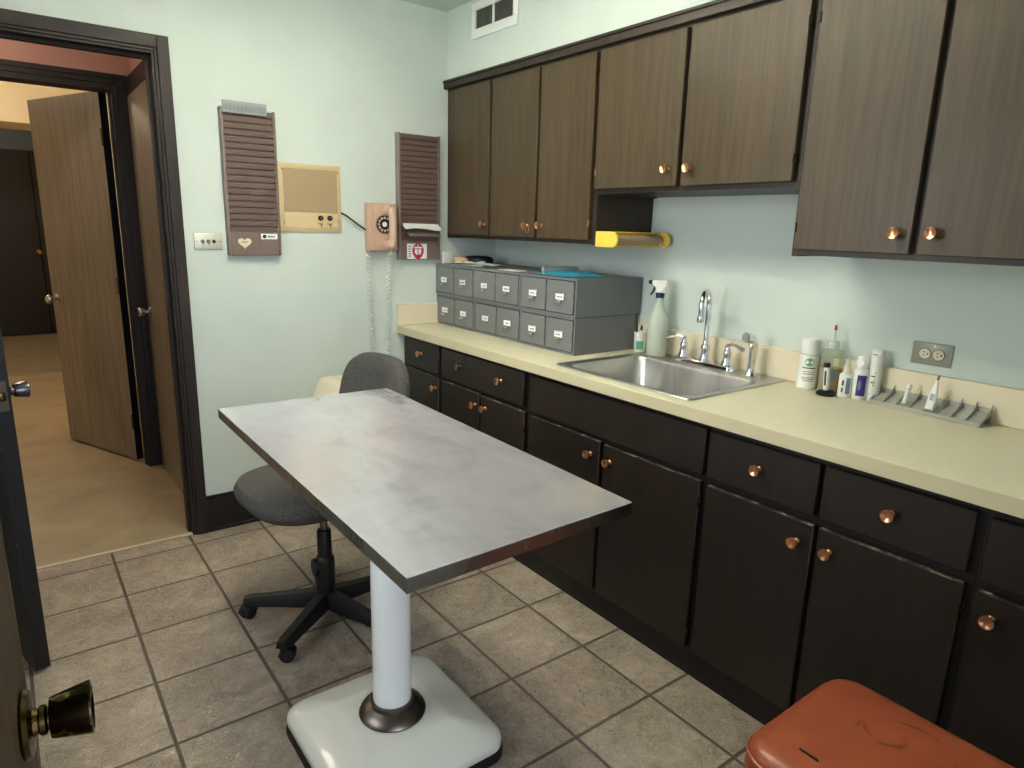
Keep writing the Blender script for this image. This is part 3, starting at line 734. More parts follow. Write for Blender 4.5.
CUP = (-.050, -1.180, .9145)
o = thing('pen_cup', 'white and green printed cup squeezed between files and spray bottle', 'cup', CUP)
MB().use('white').lathe([(0, 0), (.022, 0), (.024, .003), (.028, .082), (.0285, .085), (.027, .085), (.0225, .006), (0, .005)], None, 28).build('cup', None, o)
rr = lambda z: .0243+(z-.003)/.079*.004+.0004
mb = MB()
for z0, z1 in ((.010, .048),):
    rings = []
    for z in (z0, z1): rings.append([Vector((rr(z)*math.cos(a), rr(z)*math.sin(a), z)) for a in [PI*1.02+PI*.42*i/14 for i in range(15)]])
    b = bmesh.new(); A = [b.verts.new(p) for p in rings[0]]; B = [b.verts.new(p) for p in rings[1]]
    for i in range(14): b.faces.new((A[i], A[i+1], B[i+1], B[i]))
    mb._add(b, None, True)
mb.build('green_print', 'green', o)
def pen(x, y, ang, az, L, m_, label, tip):
    mb = MB().use(m_).lathe([(0, 0), (.0028, .002), (.0036, .008), (.0036, L-.02), (.0036, L-.02)], None, 10)
    mb.use(tip).lathe([(.0038, L-.022), (.0040, L-.004), (.003, L), (0, L)], None, 10)
    o = mb.build('pen'); tag(o, label, 'pen', 'pens in the printed cup')
    o.location = (CUP[0]+x, CUP[1]+y, CUP[2]+.0065); o.rotation_euler = (math.radians(ang)*math.sin(az), math.radians(ang)*math.cos(az), 0)
pen(.004, -.012, 9, 1.3, .145, 'cream', 'cream pen standing tallest in the printed cup', 'tape')
pen(-.006, -.012, 12, .8, .120, 'cream', 'shorter cream pen leaning in the printed cup', 'white')
pen(-.010, .008, 10, -1.0, .118, 'black', 'black pen in the printed cup beside the files', 'black')
pen(.010, .008, 8, -.6, .105, 'white', 'short white pen in the printed cup', 'inkblack')

# ------------------------------------------------------------------ counter bottles by the outlet
ZK = .9145
def band(mb, r, z0, z1, a0, a1, n=14):
    b = bmesh.new(); A = [b.verts.new((r*math.cos(a0+(a1-a0)*i/n), r*math.sin(a0+(a1-a0)*i/n), z0)) for i in range(n+1)]; B = [b.verts.new((v.co.x, v.co.y, z1)) for v in A]
    for i in range(n): b.faces.new((A[i], A[i+1], B[i+1], B[i]))
    bmesh.ops.recalc_face_normals(b, faces=b.faces[:]); mb._add(b, None, True)
def spot(mb, r, z, ac, da, dz, n=20):
    """an elliptical patch on a cylinder"""
    b = bmesh.new(); c = b.verts.new((r*math.cos(ac), r*math.sin(ac), z)); R_ = [b.verts.new((r*math.cos(ac+da*math.cos(2*PI*i/n)), r*math.sin(ac+da*math.cos(2*PI*i/n)), z+dz*math.sin(2*PI*i/n))) for i in range(n)]
    for i in range(n): b.faces.new((c, R_[i], R_[(i+1) % n]))
    bmesh.ops.recalc_face_normals(b, faces=b.faces[:]); mb._add(b, None, True)
VA = math.radians(209)          # direction of the camera seen from the counter
o = thing('aerosol_can', 'white aerosol can with round green emblem near the sink', 'aerosol can', (-.062, -1.972, ZK))
MB().lathe([(0, 0), (.031, 0), (.033, .003), (.033, .006), (.032, .010), (.032, .115), (.0325, .119), (.0315, .122), (.029, .1235), (0, .1235)], None, 36).build('can', 'white', o)
MB().lathe([(.030, .1235), (.0295, .150), (.0285, .168), (.0265, .171), (0, .171)], None, 36).build('cap', 'white', o)
mb = MB().use('green'); spot(mb, .0324, .094, VA+.1, .50, .014)
mb.use('ink')
for z, h, a in ((.072, .004, .7), (.060, .002, .6), (.052, .002, .6), (.040, .002, .65), (.034, .002, .65), (.028, .002, .5)): band(mb, .0324, z, z+h, VA-a+.1, VA+a+.1)
mb.use('knobgrey'); band(mb, .0328, .119, .1205, 0, 2*PI, 36)
mb.build('lettering', None, o)

o = thing('squeeze_bottle', 'clear squeeze bottle of amber liquid with red tipped nozzle', 'bottle', (-.052, -2.046, ZK)); o.scale = (1.05, 1.05, 1.16)
MB().lathe([(0, 0), (.030, 0), (.033, .004), (.033, .118), (.031, .124), (.018, .128), (.016, .132), (.016, .134)], None, 32).build('bottle', 'clear', o)
MB().lathe([(0, .002), (.0295, .002), (.0318, .005), (.0318, .072), (0, .072)], None, 32).build('liquid', 'liquidy', o)
MB().use('milky').lathe([(0, .130), (.0175, .130), (.0175, .148), (.013, .151), (.004, .153), (.0022, .186), (0, .187)], None, 24).build('cap', None, o)
MB().lathe([(0, .182), (.0042, .182), (.0045, .186), (.004, .196), (0, .198)], None, 12).build('tip', 'red', o)
mb = MB().use('bluegrey'); spot(mb, .0333, .056, VA+.15, .40, .014); mb.build('emblem', None, o)

o = thing('otoscope_stand', 'slim white and black instrument standing on black round foot', 'instrument', (-.108, -2.070, ZK)); o.scale = (1, 1, 1.08)
MB().lathe([(0, 0), (.029, 0), (.031, .003), (.031, .008), (.026, .012), (.010, .015), (0, .016)], None, 28).build('foot', 'black', o)
mb = MB().use('white').box(-.0075, .0075, -.0075, .0075, .014, .088, .003, 2, M4=Rot(-5, 'X'))
mb.use('ink').box(-.0081, -.0074, -.003, .004, .03, .075, M4=Rot(-5, 'X')); mb.build('shaft', None, o)
MB().lathe([(0, .086), (.010, .086), (.011, .089), (.011, .097), (.009, .100), (0, .100)], Rot(-5, 'X'), 18).build('top_cap', 'black', o)
o['label'] = 'slim white instrument with black top on a black round foot'

o = thing('dropper_bottle', 'small white bottle with pale blue label and tapered nozzle', 'bottle', (-.080, -2.116, ZK)); o.scale = (1, 1, 1.12)
MB().lathe([(0, 0), (.019, 0), (.0205, .003), (.0205, .064), (.018, .070), (.011, .074), (0, .075)], None, 28).build('bottle', 'white', o)
MB().lathe([(.0115, .073), (.0118, .090), (.009, .094), (.0075, .104), (.0065, .112), (0, .113)], None, 20).build('nozzle', 'cream', o)
mb = MB().use('bluegrey'); band(mb, .0209, .012, .060, VA+.05, VA+.75); mb.use('ink'); band(mb, .0209, .016, .030, VA-.55, VA-.3); band(mb, .0209, .036, .052, VA-.55, VA-.25); mb.build('label', None, o)

o = thing('wipe_bottle', 'white bottle with purple label and crumpled white top', 'bottle', (-.062, -2.156, ZK)); o.scale = (1, 1, 1.10)
MB().lathe([(0, 0), (.021, 0), (.0228, .003), (.0228, .084), (.021, .090), (.012, .093), (0, .093)], None, 30).build('bottle', 'white', o)
mb = MB().use('purple'); band(mb, .0232, .012, .074, VA-.55, VA+.7); mb.use('bluegrey'); spot(mb, .0234, .044, VA-.15, .22, .016); mb.build('label', None, o)
mb = MB(); b = bmesh.new(); bmesh.ops.create_icosphere(b, subdivisions=3, radius=.019)
for vtx in b.verts:
    f_ = 1+.22*math.sin(vtx.co.x*400+1)*math.sin(vtx.co.y*370)*math.cos(vtx.co.z*420); vtx.co = Vector((vtx.co.x*f_, vtx.co.y*f_, vtx.co.z*f_*1.05))
mb._add(b, T(0, 0, .110), False); mb.build('tissue_top', 'paper', o)

o = thing('plastic_vial', 'tall narrow white cylinder standing at the end of the grey tray', 'cylinder', (-.045, -2.192, ZK)); o.scale = (.95, .95, 1.02)
MB().lathe([(0, 0), (.018, 0), (.0195, .003), (.0195, .146), (0, .146)], None, 28).build('tube', 'white', o)
MB().lathe([(.0195, .1465), (.0205, .148), (.0205, .158), (.019, .162), (0, .162)], None, 28).build('cap', 'white', o)
mb = MB().use('ink')
for z in (.05, .058, .066, .078, .09): band(mb, .0198, z, z+.004, VA-.5+.3*math.sin(z*300), VA-.1)
mb.build('lettering', None, o)
mb = MB().use('inkblack'); band(mb, .0207, .1485, .151, VA-.9, VA-.2); mb.build('cap_mark', None, o)

# compartment tray, leaning on the splash
tl = thing('compartment_tray', 'grey eight-compartment tray lying along the splash below the outlet', 'tray', (-.062, -2.362, ZK), math.radians(-1.5))
W2 = .157
tilt = Matrix.Rotation(math.radians(-20), 4, 'Y')
MB().box(-.036, .036, -W2, W2, 0, .003, .001, 1, M4=T(.006, 0, .0165) @ tilt).build('floor_plate', 'aluminium', tl)
MB().box(-.034, -.030, -W2, W2, 0, .013, .001, 1).build('front_lip', 'aluminium', tl)
MB().box(.0385, .0415, -W2, W2, .0, .044, .001, 1).build('back_plate', 'aluminium', tl)
for i in range(9):
    y = -W2+i*2*W2/8
    MB().prism([(-.030, .004), (.038, .030), (.038, .058), (.026, .044), (.0, .026), (-.030, .013)], 'y', y-.0012, y+.0012).build('divider', 'aluminium', tl)
cy = lambda i: -2.36+W2-(i+.5)*2*W2/8
o = one(MB().use('white').lathe([(0, 0), (.0055, 0), (.0065, .004), (.0065, .058), (.006, .062), (0, .062)], None, 16).use('ink').lathe([(.0066, .046), (.0066, .047)], None, 16, cap=False),
    'plastic_tube', None, 'plain white tube cap leaning in the tray beside the thermometer', 'tube', (-.076, cy(2), ZK+.018), 0)
o.rotation_euler = (math.radians(4), math.radians(15), 0)
o = thing('thermometer', 'white digital thermometer leaning in the grey tray below the outlet', 'thermometer', (-.082, cy(4)+.004, ZK+.0135), 0)
o.rotation_euler = (math.radians(3), math.radians(11), 0)
MB().prism([(-.0105, 0), (.0105, 0), (.0118, .006), (.0105, .05), (.004, .088), (.0028, .096), (-.0028, .096), (-.004, .088), (-.0105, .05), (-.0118, .006)], 'x', -.004, .004, .002).build('body', 'white', o)
MB().box(-.0046, -.0039, -.0055, .0055, .032, .052, .0003, 1).build('screen', 'lcd', o)
MB().box(-.0048, .0048, -.0085, .0085, .0005, .0045, .0005, 1).build('battery_cap', 'bluegrey', o)
MB().lathe([(0, .094), (.003, .094), (.0032, .104), (.002, .109), (0, .110)], None, 12).build('tip', 'knobgrey', o)

# outlet
o = thing('wall_outlet', 'steel plate with horizontal double power outlet on the mint wall', 'outlet', (0, -2.330, 1.0855))
MB().box(-.005, -.0002, -.0575, .0575, -.0345, .0345, .002, 2).build('plate', 'plate', o)
for s in (1, -1):
    mb = MB().use('ink').lathe([(0, 0), (.0178, 0), (.0178, .0012), (0, .0012)], T(-.005, s*.0195, 0) @ Rot(-90, 'Y'), 26)
    mb.use('cream').lathe([(0, .0), (.0162, .0), (.0158, .0024), (0, .0026)], T(-.005, s*.0195, 0) @ Rot(-90, 'Y'), 26)
    mb.use('inkblack')
    y0 = s*.0195
    mb.box(-.0082, -.0074, y0-.001, y0+.006, .004, .0062).box(-.0082, -.0074, y0-.001, y0+.0055, -.0062, -.004)
    mb.lathe([(0, 0), (.0028, 0), (.0028, .0008), (0, .0008)], T(-.0074, y0-.0085, 0) @ Rot(-90, 'Y'), 12)
    mb.build('socket', None, o)
MB().lathe([(0, 0), (.003, 0), (.0028, .0012), (0, .0014)], T(-.005, 0, 0) @ Rot(-90, 'Y'), 12).build('screw', 'knobgrey', o)

# ------------------------------------------------------------------ things on the back wall
# switch plate
o = thing('switch_plate', 'steel switch plate with two toggles beside the door casing', 'switch', (-1.537, 0, 1.339))
MB().box(-.0575, .0575, -.006, -.0002, -.0345, .0345, .002, 2).build('plate', 'switchsteel', o)
for x in (-.024, -.001):
    mb = MB().use('knobgrey').lathe([(0, 0), (.0085, 0), (.0085, .002), (0, .002)], T(x, -.006, 0) @ Rot(90, 'X'), 20)
    mb.use('nickel').tube([(x, -.006, 0), (x, -.012, -.005), (x, -.018, -.012)], .0034, 10); mb.build('toggle', None, o)
MB().lathe([(0, 0), (.0075, 0), (.0075, .0015), (.005, .0025), (0, .001)], T(.022, -.006, 0) @ Rot(90, 'X'), 20).build('pilot_hole', 'inkblack', o)
for x in (-.048, .048): MB().lathe([(0, 0), (.003, 0), (.003, .001), (0, .0014)], T(x, -.006, 0) @ Rot(90, 'X'), 10).build('screw', 'knobgrey', o)

def letter_rack(x0, x1, z0, z1, zp, n, label, D=.034):
    """zp: top of the plain bottom panel; n louvred slots above it"""
    xc = (x0+x1)/2; w = x1-x0
    o = thing('letter_rack', label, 'rack', (xc, 0, z0), group='brown louvred wall racks')
    h = z1-z0; hp = zp-z0
    MB().box(-w/2, -w/2+.011, -D-.004, -.0005, 0, h, .0015, 1).build('side_rail', 'rackside', o)
    MB().box(w/2-.011, w/2, -D-.004, -.0005, 0, h, .0015, 1).build('side_rail', 'rack', o)
    MB().box(-w/2+.0112, w/2-.0112, -.006, -.0005, 0, h).build('back_sheet', 'rackslat', o)
    MB().box(-w/2+.0112, w/2-.0112, -D-.001, -.006, .0, hp, .0015, 1).build('bottom_panel', 'rack', o)
    mb = MB(); p = (h-hp)/n
    for i in range(n):
        z = hp+i*p
        mb.prism([(-D, z), (-D, z+p*.80), (-D+.0015, z+p*.86), (-.007, z-.2*p+p*1.0), (-.007, z+p*.7), (-D+.004, z+p*.66), (-D+.004, z+.001)], 'x', -w/2+.0112, w/2-.0112)
    mb.build('slat', 'rackslat', o)
    o['hp'] = hp
    return o, xc
rk, xc = letter_rack(-1.462, -1.232, 1.280, 1.897, 1.382, 19, 'brown louvred wall rack with heart sticker, next to the switch plate')
# stickers fixed on the rack are parts of it
def heart(s, n=28):
    out = []
    for i in range(n):
        a = 2*PI*i/n; x = 16*math.sin(a)**3; y = 13*math.cos(a)-5*math.cos(2*a)-2*math.cos(3*a)-math.cos(4*a); out.append((x*s*1.12/16, y*s/16))
    return out
q = MB().use('cream').prism([(-.046+u, .056+v) for u, v in heart(.026)], 'y', -.0366, -.0352)
q.use('knobgrey')
for i, x in enumerate((-.060, -.053, -.046, -.039)): q.box(x, x+.0055, -.0370, -.0366, .056+.002*(i % 2), .0605+.002*(i % 2))
q = q.build('heart_sticker', None, rk); q['label'] = 'cream heart sticker on the bottom panel'
q = MB().use('paper').box(.026, .099, -.0362, -.0352, .072, .096)
q.use('inkblack').lathe([(0, 0), (.0085, 0), (.0085, .0004), (0, .0004)], T(.041, -.0362, .084) @ Rot(90, 'X'), 12)
q.use('ink')
for x in (.056, .062, .069, .075, .083): q.box(x, x+.0048, -.0366, -.0362, .080, .0875)
q = q.build('name_sticker', None, rk); q['label'] = 'white sticker with black paw and small grey lettering'
o = thing('label_strip_holder', 'clear plastic strip clipped on the top edge of the left rack', 'strip', (-1.357, -.0385, 1.874))
MB().box(-.095, .087, -.008, -.0005, 0, .048, .001, 1).build('sleeve', 'perspex', o)
mb = MB().use('ink')
for i in range(32): mb.box(-.090+i*.0054, -.0885+i*.0054, -.0088, -.0081, .008, .030+.004*(i % 3))
mb.build('lettering', None, o)
o['label'] = 'clear plastic strip with fine print on top of the rack by the switch'

rk2, xc2 = letter_rack(-.632, -.392, 1.256, 1.877, 1.352, 20, 'brown louvred wall rack with red emblem sticker, right of the telephone')
q = MB().use('paper').box(-.075, .040, -.0362, -.0352, .004, .082)
q.use('red').prism([(-.012+u*1.0, .047+v*1.2) for u, v in ([(.034*math.cos(PI*i/12), .030*math.sin(PI*i/12)) for i in range(13)] + [(-.032, -.012), (-.018, -.030), (0, -.040), (.018, -.030), (.032, -.012)])], 'y', -.0368, -.0362)
q.use('paper').box(-.036, .012, -.0373, -.0368, .058, .066).prism([(-.031, .054), (-.015, .054), (-.015, .026), (-.024, .026), (-.031, .036)], 'y', -.0373, -.0368).prism([(-.009, .054), (.007, .054), (.007, .036), (.0, .026), (-.009, .026)], 'y', -.0373, -.0368).prism([(-.018, .070), (-.012, .079), (-.006, .070)], 'y', -.0373, -.0368)
q.use('ink')
for i in range(5): q.box(-.068, -.054, -.0366, -.0362, .016+i*.012, .021+i*.012)
q = q.build('emblem_sticker', None, rk2); q['label'] = 'white square sticker with a dark red shield emblem'
for (x0, x1, z, d, tw, lab) in ((-.108, .112, 1.440, .055, .004, 'upper white card sticking out of the rack right of the telephone'), (-.088, .100, 1.406, .060, 0, 'lower grey card sticking out of the rack right of the telephone')):
    n = 10; top = []; bot = []
    b = bmesh.new(); rows = []
    for k in range(n+1):
        u_ = k/n; x = x0+(x1-x0)*u_; lift = (.010*max(0, 1-u_*3.2)**2 if tw else 0)
        rows.append([b.verts.new((x+(0 if q else .012*(1-u_)-.004*u_), -d*q*(1-.18*(u_ > .92)), -.030*q+lift*(1-q)*0+(.006 if tw else 0)*math.sin(u_*5)*q)) for q in (0, .5, 1)])
    for A, B in zip(rows, rows[1:]):
        for q in range(2): b.faces.new((A[q], B[q], B[q+1], A[q+1]))
    r_ = bmesh.ops.extrude_face_region(b, geom=b.faces[:]); bmesh.ops.translate(b, verts=[e for e in r_['geom'] if isinstance(e, bmesh.types.BMVert)], vec=(0, 0, .0012))
    bmesh.ops.recalc_face_normals(b, faces=b.faces[:]); mb = MB(); mb._add(b, None, True)
    o = one(mb, 'card', 'paper' if tw else 'rackside', lab, 'card', (xc2, -.030, z), 0, 'cards in the rack by the telephone')

# intercom
o = thing('intercom', 'beige square wall intercom with two black knobs', 'intercom', (-1.0745, 0, 1.388))
w, h = .296, .305
mb = MB().box(-w/2, w/2, -.010, -.0003, 0, h, .003, 2)
for a, b, c_, d in ((-w/2+.012, w/2-.012, .012, .016), (-w/2+.012, w/2-.012, h-.016, h-.012), (-w/2+.012, -w/2+.016, .016, h-.016), (w/2-.016, w/2-.012, .016, h-.016)): mb.box(a, b, -.0135, -.010, c_, d, .001, 1)
mb.build('panel', 'intercom', o)
MB().box(-w/2+.020, w/2-.020, -.013, -.0102, .090, h-.022, .001, 1).build('speaker_grille', 'grille', o)
MB().box(-w/2+.020, w/2-.020, -.0125, -.0102, .020, .086, .001, 1).build('control_strip', 'intercom', o)
for x in (.042, .087):
    mb = MB().use('black').lathe([(0, 0), (.0125, 0), (.011, .010), (0, .011)], T(x, -.0125, .064) @ Rot(90, 'X'), 20)
    mb.use('nickel').lathe([(0, .011), (.006, .011), (.005, .0125), (0, .0125)], T(x, -.0125, .064) @ Rot(90, 'X'), 16); mb.build('knob', None, o)
    mb = MB().use('black').box(x-.014, x+.012, -.0132, -.0125, .036, .039); mb.use('knobgrey').tube([(x, -.0125, .037), (x, -.022, .030), (x, -.024, .020)], .0028, 8); mb.build('switch_lever', None, o)
mb = MB().use('inkblack')
for x, z in ((-w/2+.017, h-.03), (w/2-.017, h-.03), (-w/2+.017, .04), (w/2-.017, .05)): mb.lathe([(0, 0), (.0028, 0), (.0028, .001), (0, .0012)], T(x, -.0135, z) @ Rot(90, 'X'), 10)
mb.build('screw', None, o)

# telephone
ph = thing('telephone', 'beige rotary wall telephone with coiled cord beside the right rack', 'telephone', (-.728, 0, 1.295))
w, h = .158, .238
ph['label'] = 'beige rotary wall telephone with hanging coiled cord'
MB().prism([(-.0004, 0), (-.050, .004), (-.056, .010), (-.050, h-.010), (-.044, h-.002), (-.0004, h)], 'x', -w/2, w/2, .006, seg=3).build('body', 'beige', ph)
MB().box(-w/2+.026, -w/2+.029, -.0590, -.048, .012, h-.012, .0008, 1).build('ridge', 'beigeh', ph)
mb = MB().use('perspex').lathe([(0, 0), (.046, 0), (.046, .002), (0, .002)], T(.004, -.0555, .136) @ Rot(90, 'X'), 32)
mb.use('black').lathe([(.020, .002), (.043, .003), (.042, .006), (.018, .0065), (.014, .004), (0, .004)], T(.004, -.0555, .136) @ Rot(90, 'X'), 32)
mb.use('beigeh')
for i in range(10):
    a = math.radians(60+i*30); mb.lathe([(0, 0), (.0064, 0), (.0064, .001), (0, .001)], T(.004+.0315*math.cos(a), -.0620, .136+.0315*math.sin(a)) @ Rot(90, 'X'), 12)
mb.use('white').lathe([(0, .004), (.012, .004), (.012, .008), (0, .009)], T(.004, -.0555, .136) @ Rot(90, 'X'), 20)
mb.build('dial', None, ph)
hs = MB()
hs.tube([(.026, -.088, .030), (.031, -.092, .050), (.033, -.094, .09), (.033, -.094, .15), (.031, -.092, .195), (.026, -.088, .214)], lambda u: .0185+.003*abs(2*u-1), 16)
for zc, tz in ((.206, -1), (.038, 1)):
    hs.lathe([(0, .026), (.020, .024), (.026, .014), (.027, .004), (.024, 0), (0, 0)][::-1], T(.019, -.062, zc) @ Rot(90, 'X') @ Rot(-10*tz, 'X'), 22)
hs.build('handset', 'beigeh', ph)
# coiled cord: from the lower left of the body, a long loop, up to the handset
def coil(p, r, turns, seg=9):
    """helix around a polyline with arc-length resampling"""
    P = [Vector(v) for v in p]; L = [0]
    for a, b in zip(P, P[1:]): L.append(L[-1]+(b-a).length)
    def at(s):
        s = max(0, min(L[-1], s))
        for i in range(len(P)-1):
            if s <= L[i+1] or i == len(P)-2:
                f_ = (s-L[i])/max(1e-9, L[i+1]-L[i]); return P[i].lerp(P[i+1], f_), (P[i+1]-P[i]).normalized()
    out = []; N = int(turns*seg)
    for k in range(N+1):
        c, d = at(L[-1]*k/N); a = d.cross(Vector((0, 1, 0))); a = a.normalized() if a.length > .05 else Vector((1, 0, 0)); b_ = a.cross(d).normalized()
        out.append(c+r*(a*math.cos(2*PI*k/seg)+b_*math.sin(2*PI*k/seg)))
    return out
loop = [(-.066, -.020, -.004), (-.066, -.016, -.12), (-.062, -.015, -.30), (-.054, -.015, -.48), (-.045, -.016, -.60), (-.020, -.017, -.66), (.010, -.018, -.66), (.028, -.018, -.58), (.032, -.020, -.42), (.036, -.022, -.22), (.036, -.030, -.06), (.033, -.066, .0)]
MB().tube(coil(loop, .0105, 60, 12), .0021, 6).tube([(.033, -.066, -.002), (.033, -.074, .010), (.032, -.080, .018)], .003, 8).build('coiled_cord', 'white', ph)
# black cable from the intercom to the phone
one(MB().tube([(-.003, 0, .006), (.02, -.012, -.006), (.06, -.014, -.034), (.10, -.014, -.060), (.128, -.012, -.076), (.1385, -.010, -.080)], .0042, 8), 'cable', 'black', 'short black cable running from the intercom to the telephone', 'cable', (-.9265, -.006, 1.474))

# waste bin behind the chair
o = thing('waste_bin', 'cream waste bin with sloping lid by the wall behind the grey chair', 'bin', (-1.0, -.205, 0), 0)
pts = [[Vector((x, y, z)) for x, y in rrect(-a, a, -b, b, .04)] for a, b, z in ((.115, .125, .001), (.12, .13, .01), (.15, .165, .50), (.152, .167, .515))]
MB().loft(pts).build('body', 'cream', o)
MB().loft([[Vector((x, y, z)) for x, y in rrect(-a, a, -b, b, .035)] for a, b, z in ((.155, .170, .512), (.157, .172, .520), (.155, .170, .535))]).build('rim', 'cream', o)
MB().prism([(-.150, .535), (-.09, .675), (-.065, .692), (.065, .692), (.09, .675), (.150, .535)], 'y', -.165, .165, .012, seg=3).build('lid', 'cream', o)
MB().prism([(-.035, .6925), (.035, .6925), (.035, .697), (-.035, .697)], 'y', -.135, .135, .002).build('flap', 'cream', o)

# ------------------------------------------------------------------ exam table
TB = [(-1.780, -1.026), (-1.211, -1.044), (-1.231, -2.256), (-1.786, -2.271)]
cx, cy_ = -1.528, -1.688
et = thing('exam_table', 'white pedestal exam table with scuffed stainless steel top', 'table', (cx, cy_, 0))
mb = MB()
loc = [(x-cx, y-cy_) for x, y in TB]
mb.use('tabletop').prism(loc, 'z', .8585, .8600)
mb.use('tableedge').prism(loc, 'z', .8305, .8585, 0)
mb.build('tabletop', None, et)
MB().box(-.19, .19, -.36, .36, .800, .8303, .004, 1).build('under_frame', 'whitemetal', et)
MB().lathe([(.0530, .128), (.0530, .80), (0, .80)], None, 48).build('column', 'whitemetal', et)
MB().lathe([(.092, .100), (.093, .104), (.088, .112), (.070, .122), (.0605, .128), (.0605, .142), (.0532, .143)], None, 48, cap=False).build('collar', 'dullmetal', et)
S = .235
def rr_ring(s, r, z): return [Vector((x, y, z)) for x, y in rrect(-s, s, -s, s, r, 8)]
M4 = Rot(0, 'Z')
MB().loft([rr_ring(S-.002, .056, .026), rr_ring(S+.003, .060, .032), rr_ring(S+.003, .060, .050), rr_ring(S-.001, .058, .058), rr_ring(S-.010, .054, .0645), rr_ring(S-.018, .050, .068), rr_ring(S-.026, .046, .071), rr_ring(.128, .014, .0975), rr_ring(.120, .012, .099), rr_ring(.110, .010, .0995), rr_ring(.05, .006, .0995)], M4=M4).build('base', 'baseenamel', et)
MB().loft([rr_ring(S+.006, .060, 0), rr_ring(S+.007, .062, .012), rr_ring(S+.004, .060, .026)], M4=M4).build('base_skirt', 'blackrub', et)

# ------------------------------------------------------------------ swivel chair
CH = (-1.443, -.985, 0)
ch = thing('office_chair', 'charcoal fabric swivel chair with black five-star base behind the table', 'chair', CH)
fa_ = math.atan2(-.10, -.99)         # the way the chair faces
SM = T(-.010, .085, 0) @ Matrix.Rotation(fa_, 4, 'Z')
def super_ring(a, b, z, n=40, e=2.7, dx=0):
    out = []
    for i in range(n):
        t_ = 2*PI*i/n; c_, s_ = math.cos(t_), math.sin(t_)
        out.append(Vector((dx+a*math.copysign(abs(c_)**(2/e), c_), b*math.copysign(abs(s_)**(2/e), s_), z)))
    return out
zs = .445
MB().loft([super_ring(.18, .18, zs-.010), super_ring(.225, .225, zs), super_ring(.246, .246, zs+.028), super_ring(.249, .249, zs+.050), super_ring(.236, .236, zs+.074), super_ring(.19, .19, zs+.088), super_ring(.10, .10, zs+.090)], M4=SM).build('seat', 'fabric', ch)
MB().loft([super_ring(.16, .16, zs-.012), super_ring(.20, .20, zs-.008), super_ring(.21, .21, zs+.004)], M4=SM).build('seat_pan', 'black', ch)
# back cushion: local frame x = forward, so the back sits at -x
def back_ring(xo, s):
    out = []
    n = 44
    for i in range(n):
        t_ = 2*PI*i/n; c_, s_ = math.cos(t_), math.sin(t_)
        y = .228*math.copysign(abs(c_)**(2/3.8), c_); z = .190*math.copysign(abs(s_)**(2/3.4), s_)
        y *= 1-.10*max(0, z/.185)
        curve = -.9*(y*s)**2*-1
        out.append(Vector((xo+curve*.9-.10*z, y*s, .755+z*s)))
    return out
BM = SM
MB().loft([back_ring(-.335, .7), back_ring(-.333, .90), back_ring(-.322, .985), back_ring(-.300, 1.0), back_ring(-.280, .965), back_ring(-.270, .86), back_ring(-.268, .6), back_ring(-.272, .25)], M4=BM).build('backrest', 'fabric', ch)
MB().tube([Vector((-.06, 0, zs-.018)), Vector((-.22, 0, zs-.02)), Vector((-.318, 0, zs+.005)), Vector((-.345, 0, zs+.08)), Vector((-.342, 0, .70)), Vector((-.335, 0, .78))], .016, 10, M4=BM).build('back_bar', 'black', ch)
MB().box(-.10, .09, -.06, .06, zs-.045, zs-.013, .008, 2, M4=SM).build('tilt_mechanism', 'black', ch)
MB().lathe([(.0135, .30), (.0135, .425), (0, .425)], None, 20).build('gas_lift', 'dullmetal', ch)
mb = MB().lathe([(.033, .095), (.034, .225), (.033, .238), (.026, .246), (.0255, .345), (.023, .350), (0, .350)], None, 28)
mb.build('column_cover', 'black', ch)
MB().lathe([(0, -.020), (.026, -.018), (.028, 0), (.026, .018), (0, .020)], T(-.024, .006, .205) @ Rot(90, 'Y') @ Matrix.Scale(1.3, 4, (1, 0, 0)), 20).build('height_knob', 'black', ch)
MB().lathe([(.0, .060), (.038, .060), (.044, .068), (.044, .096), (.036, .104), (0, .106)], None, 28).build('hub', 'black', ch)
for k in range(5):
    a = math.radians(147+72*k); c_, s_ = math.cos(a), math.sin(a)
    RM = Matrix.Rotation(a, 4, 'Z')
    def leg_ring(x, hw, zb, zt_): return [Vector((x, y, z)) for y, z in ((-hw, zb), (hw, zb), (hw*1.0, zb+(zt_-zb)*.55), (hw*.6, zt_), (-hw*.6, zt_), (-hw*1.0, zb+(zt_-zb)*.55))]
    lg = MB().loft([leg_ring(.030, .030, .052, .110), leg_ring(.10, .027, .050, .103), leg_ring(.20, .024, .052, .092), leg_ring(.275, .024, .052, .086), leg_ring(.298, .018, .054, .080)], M4=RM, smooth=False).build('leg', 'black', ch)
    cm = RM @ T(.280, 0, 0) @ Matrix.Rotation(1.1+k*.9, 4, 'Z')
    mb = MB().use('blackrub')
    for s in (-1, 1): mb.lathe([(0, -.008), (.021, -.008), (.0245, -.004), (.0245, .004), (.021, .008), (0, .008)], cm @ T(.010, s*.0125, .025) @ Rot(90, 'X'), 20)
    mb.use('black').box(-.004, .020, -.005, .005, .020, .054, .002, 1, M4=cm)
    b = [Vector((.010+.029*math.cos(t_), y, .025+.029*math.sin(t_))) for y in (0,) for t_ in ()]
    mb.prism([(.010+.0275*math.cos(PI*i/10), .025+.0275*math.sin(PI*i/10)) for i in range(11)] + [(.010+.0252*math.cos(PI*i/10), .025+.0252*math.sin(PI*i/10)) for i in range(10, -1, -1)], 'y', -.021, .021, 0, M4=cm)
    mb.build('caster', None, lg)

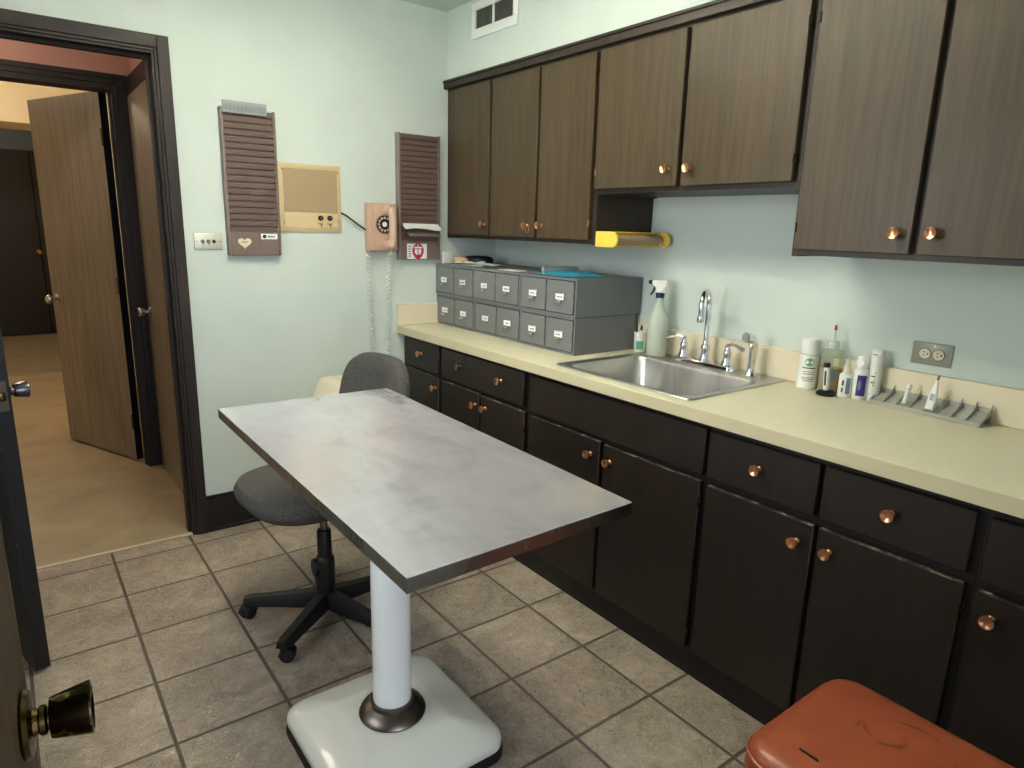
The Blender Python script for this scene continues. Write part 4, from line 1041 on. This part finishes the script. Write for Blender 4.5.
# ------------------------------------------------------------------ orange stool
ZS = .506
st = thing('stool', 'burnt orange vinyl stool with ring stains in front of the cabinets', 'stool', (-1.077, -2.79, 0))
sx0, sx1, sy0, sy1 = -.187, .187, -.205, .205
def sring(d, z, r=.060): return [Vector((x, y, z)) for x, y in rrect(sx0+d, sx1-d, sy0+d, sy1-d, max(.012, r-d), 8)]
mb = MB().loft([sring(.012, ZS-.060), sring(.003, ZS-.056), sring(0, ZS-.045), sring(0, ZS-.020), sring(.002, ZS-.012), sring(.008, ZS-.004), sring(.020, ZS+.002), sring(.038, ZS+.0055), sring(.075, ZS+.008), sring(.12, ZS+.010)])
cu = mb.build('cushion', 'vinyl', st)
for z in (ZS-.020, ZS-.052):
    ring_ = sring(-.0015, z); MB().tube(ring_ + [ring_[0]], .0035, 8).build('piping', 'piping', cu)
sl = MB().prism([(-.119, .120), (-.1175, .121), (-.1165, .085), (-.1195, .083)], 'z', ZS+.002, ZS+.0112).build('tear', 'inkblack', cu); sl['label'] = 'short black slit in the vinyl'
MB().box(-.165, .165, -.18, .18, ZS-.085, ZS-.061, .004, 1).build('seat_board', 'lower', st)
for x in (-1, 1):
    for y in (-1, 1):
        MB().tube([(x*.135, y*.15, ZS-.085), (x*.145, y*.16, .2), (x*.155, y*.17, 0.0)], lambda u: .019-.006*u, 14).build('leg', 'lower', st)
for y in (-1, 1): MB().tube([(-.147, y*.162, .16), (.147, y*.162, .16)], .009, 10).build('stretcher', 'lower', st)

# ------------------------------------------------------------------ camera, world, colour
cam = bpy.data.cameras.new('camera'); co = bpy.data.objects.new('camera', cam); COL.objects.link(co)
r = Vector((0.800924, -0.59820253, 0.02597068)); u = Vector((0.11592809, 0.19747526, 0.97342909)); f = Vector((0.58743631, 0.77663199, -0.22751115))
m4 = Matrix((r, u, -f)).transposed().to_4x4(); m4.translation = Vector((-2.2623, -3.1766, 1.4325)); co.matrix_world = m4
cam.sensor_fit = 'HORIZONTAL'; cam.sensor_width = 36; cam.lens = 669.76/1024*36; cam.clip_start = .02
SC.camera = co
# daylight reaching the room through the entry doorway behind the camera
w = bpy.data.worlds.new('world'); SC.world = w; w.use_nodes = True
bg = w.node_tree.nodes['Background']; bg.inputs['Color'].default_value = (.80, .87, 1.0, 1); bg.inputs['Strength'].default_value = 1.0
al = bpy.data.lights.new('doorway_daylight', 'AREA'); al.shape = 'RECTANGLE'; al.size = 1.4; al.size_y = 1.6; al.energy = 22; al.color = (.82, .89, 1)
ao = bpy.data.objects.new('doorway_daylight', al); COL.objects.link(ao); ao.location = (-1.9, -5.2, 1.6); ao.rotation_euler = (math.radians(90), 0, 0)
wl = bpy.data.lights.new('window_daylight', 'AREA'); wl.shape = 'RECTANGLE'; wl.size = 1.3; wl.size_y = 1.3; wl.energy = 26; wl.color = (.93, .96, 1)
wo = bpy.data.objects.new('window_daylight', wl); COL.objects.link(wo); wo.location = (-3.15, -1.25, 1.62); wo.rotation_euler = (0, math.radians(-90), 0)
SC.view_settings.view_transform = 'Standard'; SC.view_settings.look = 'None'; SC.view_settings.gamma = 1; SC.view_settings.use_curve_mapping = False
SC.view_settings.exposure = 0.92
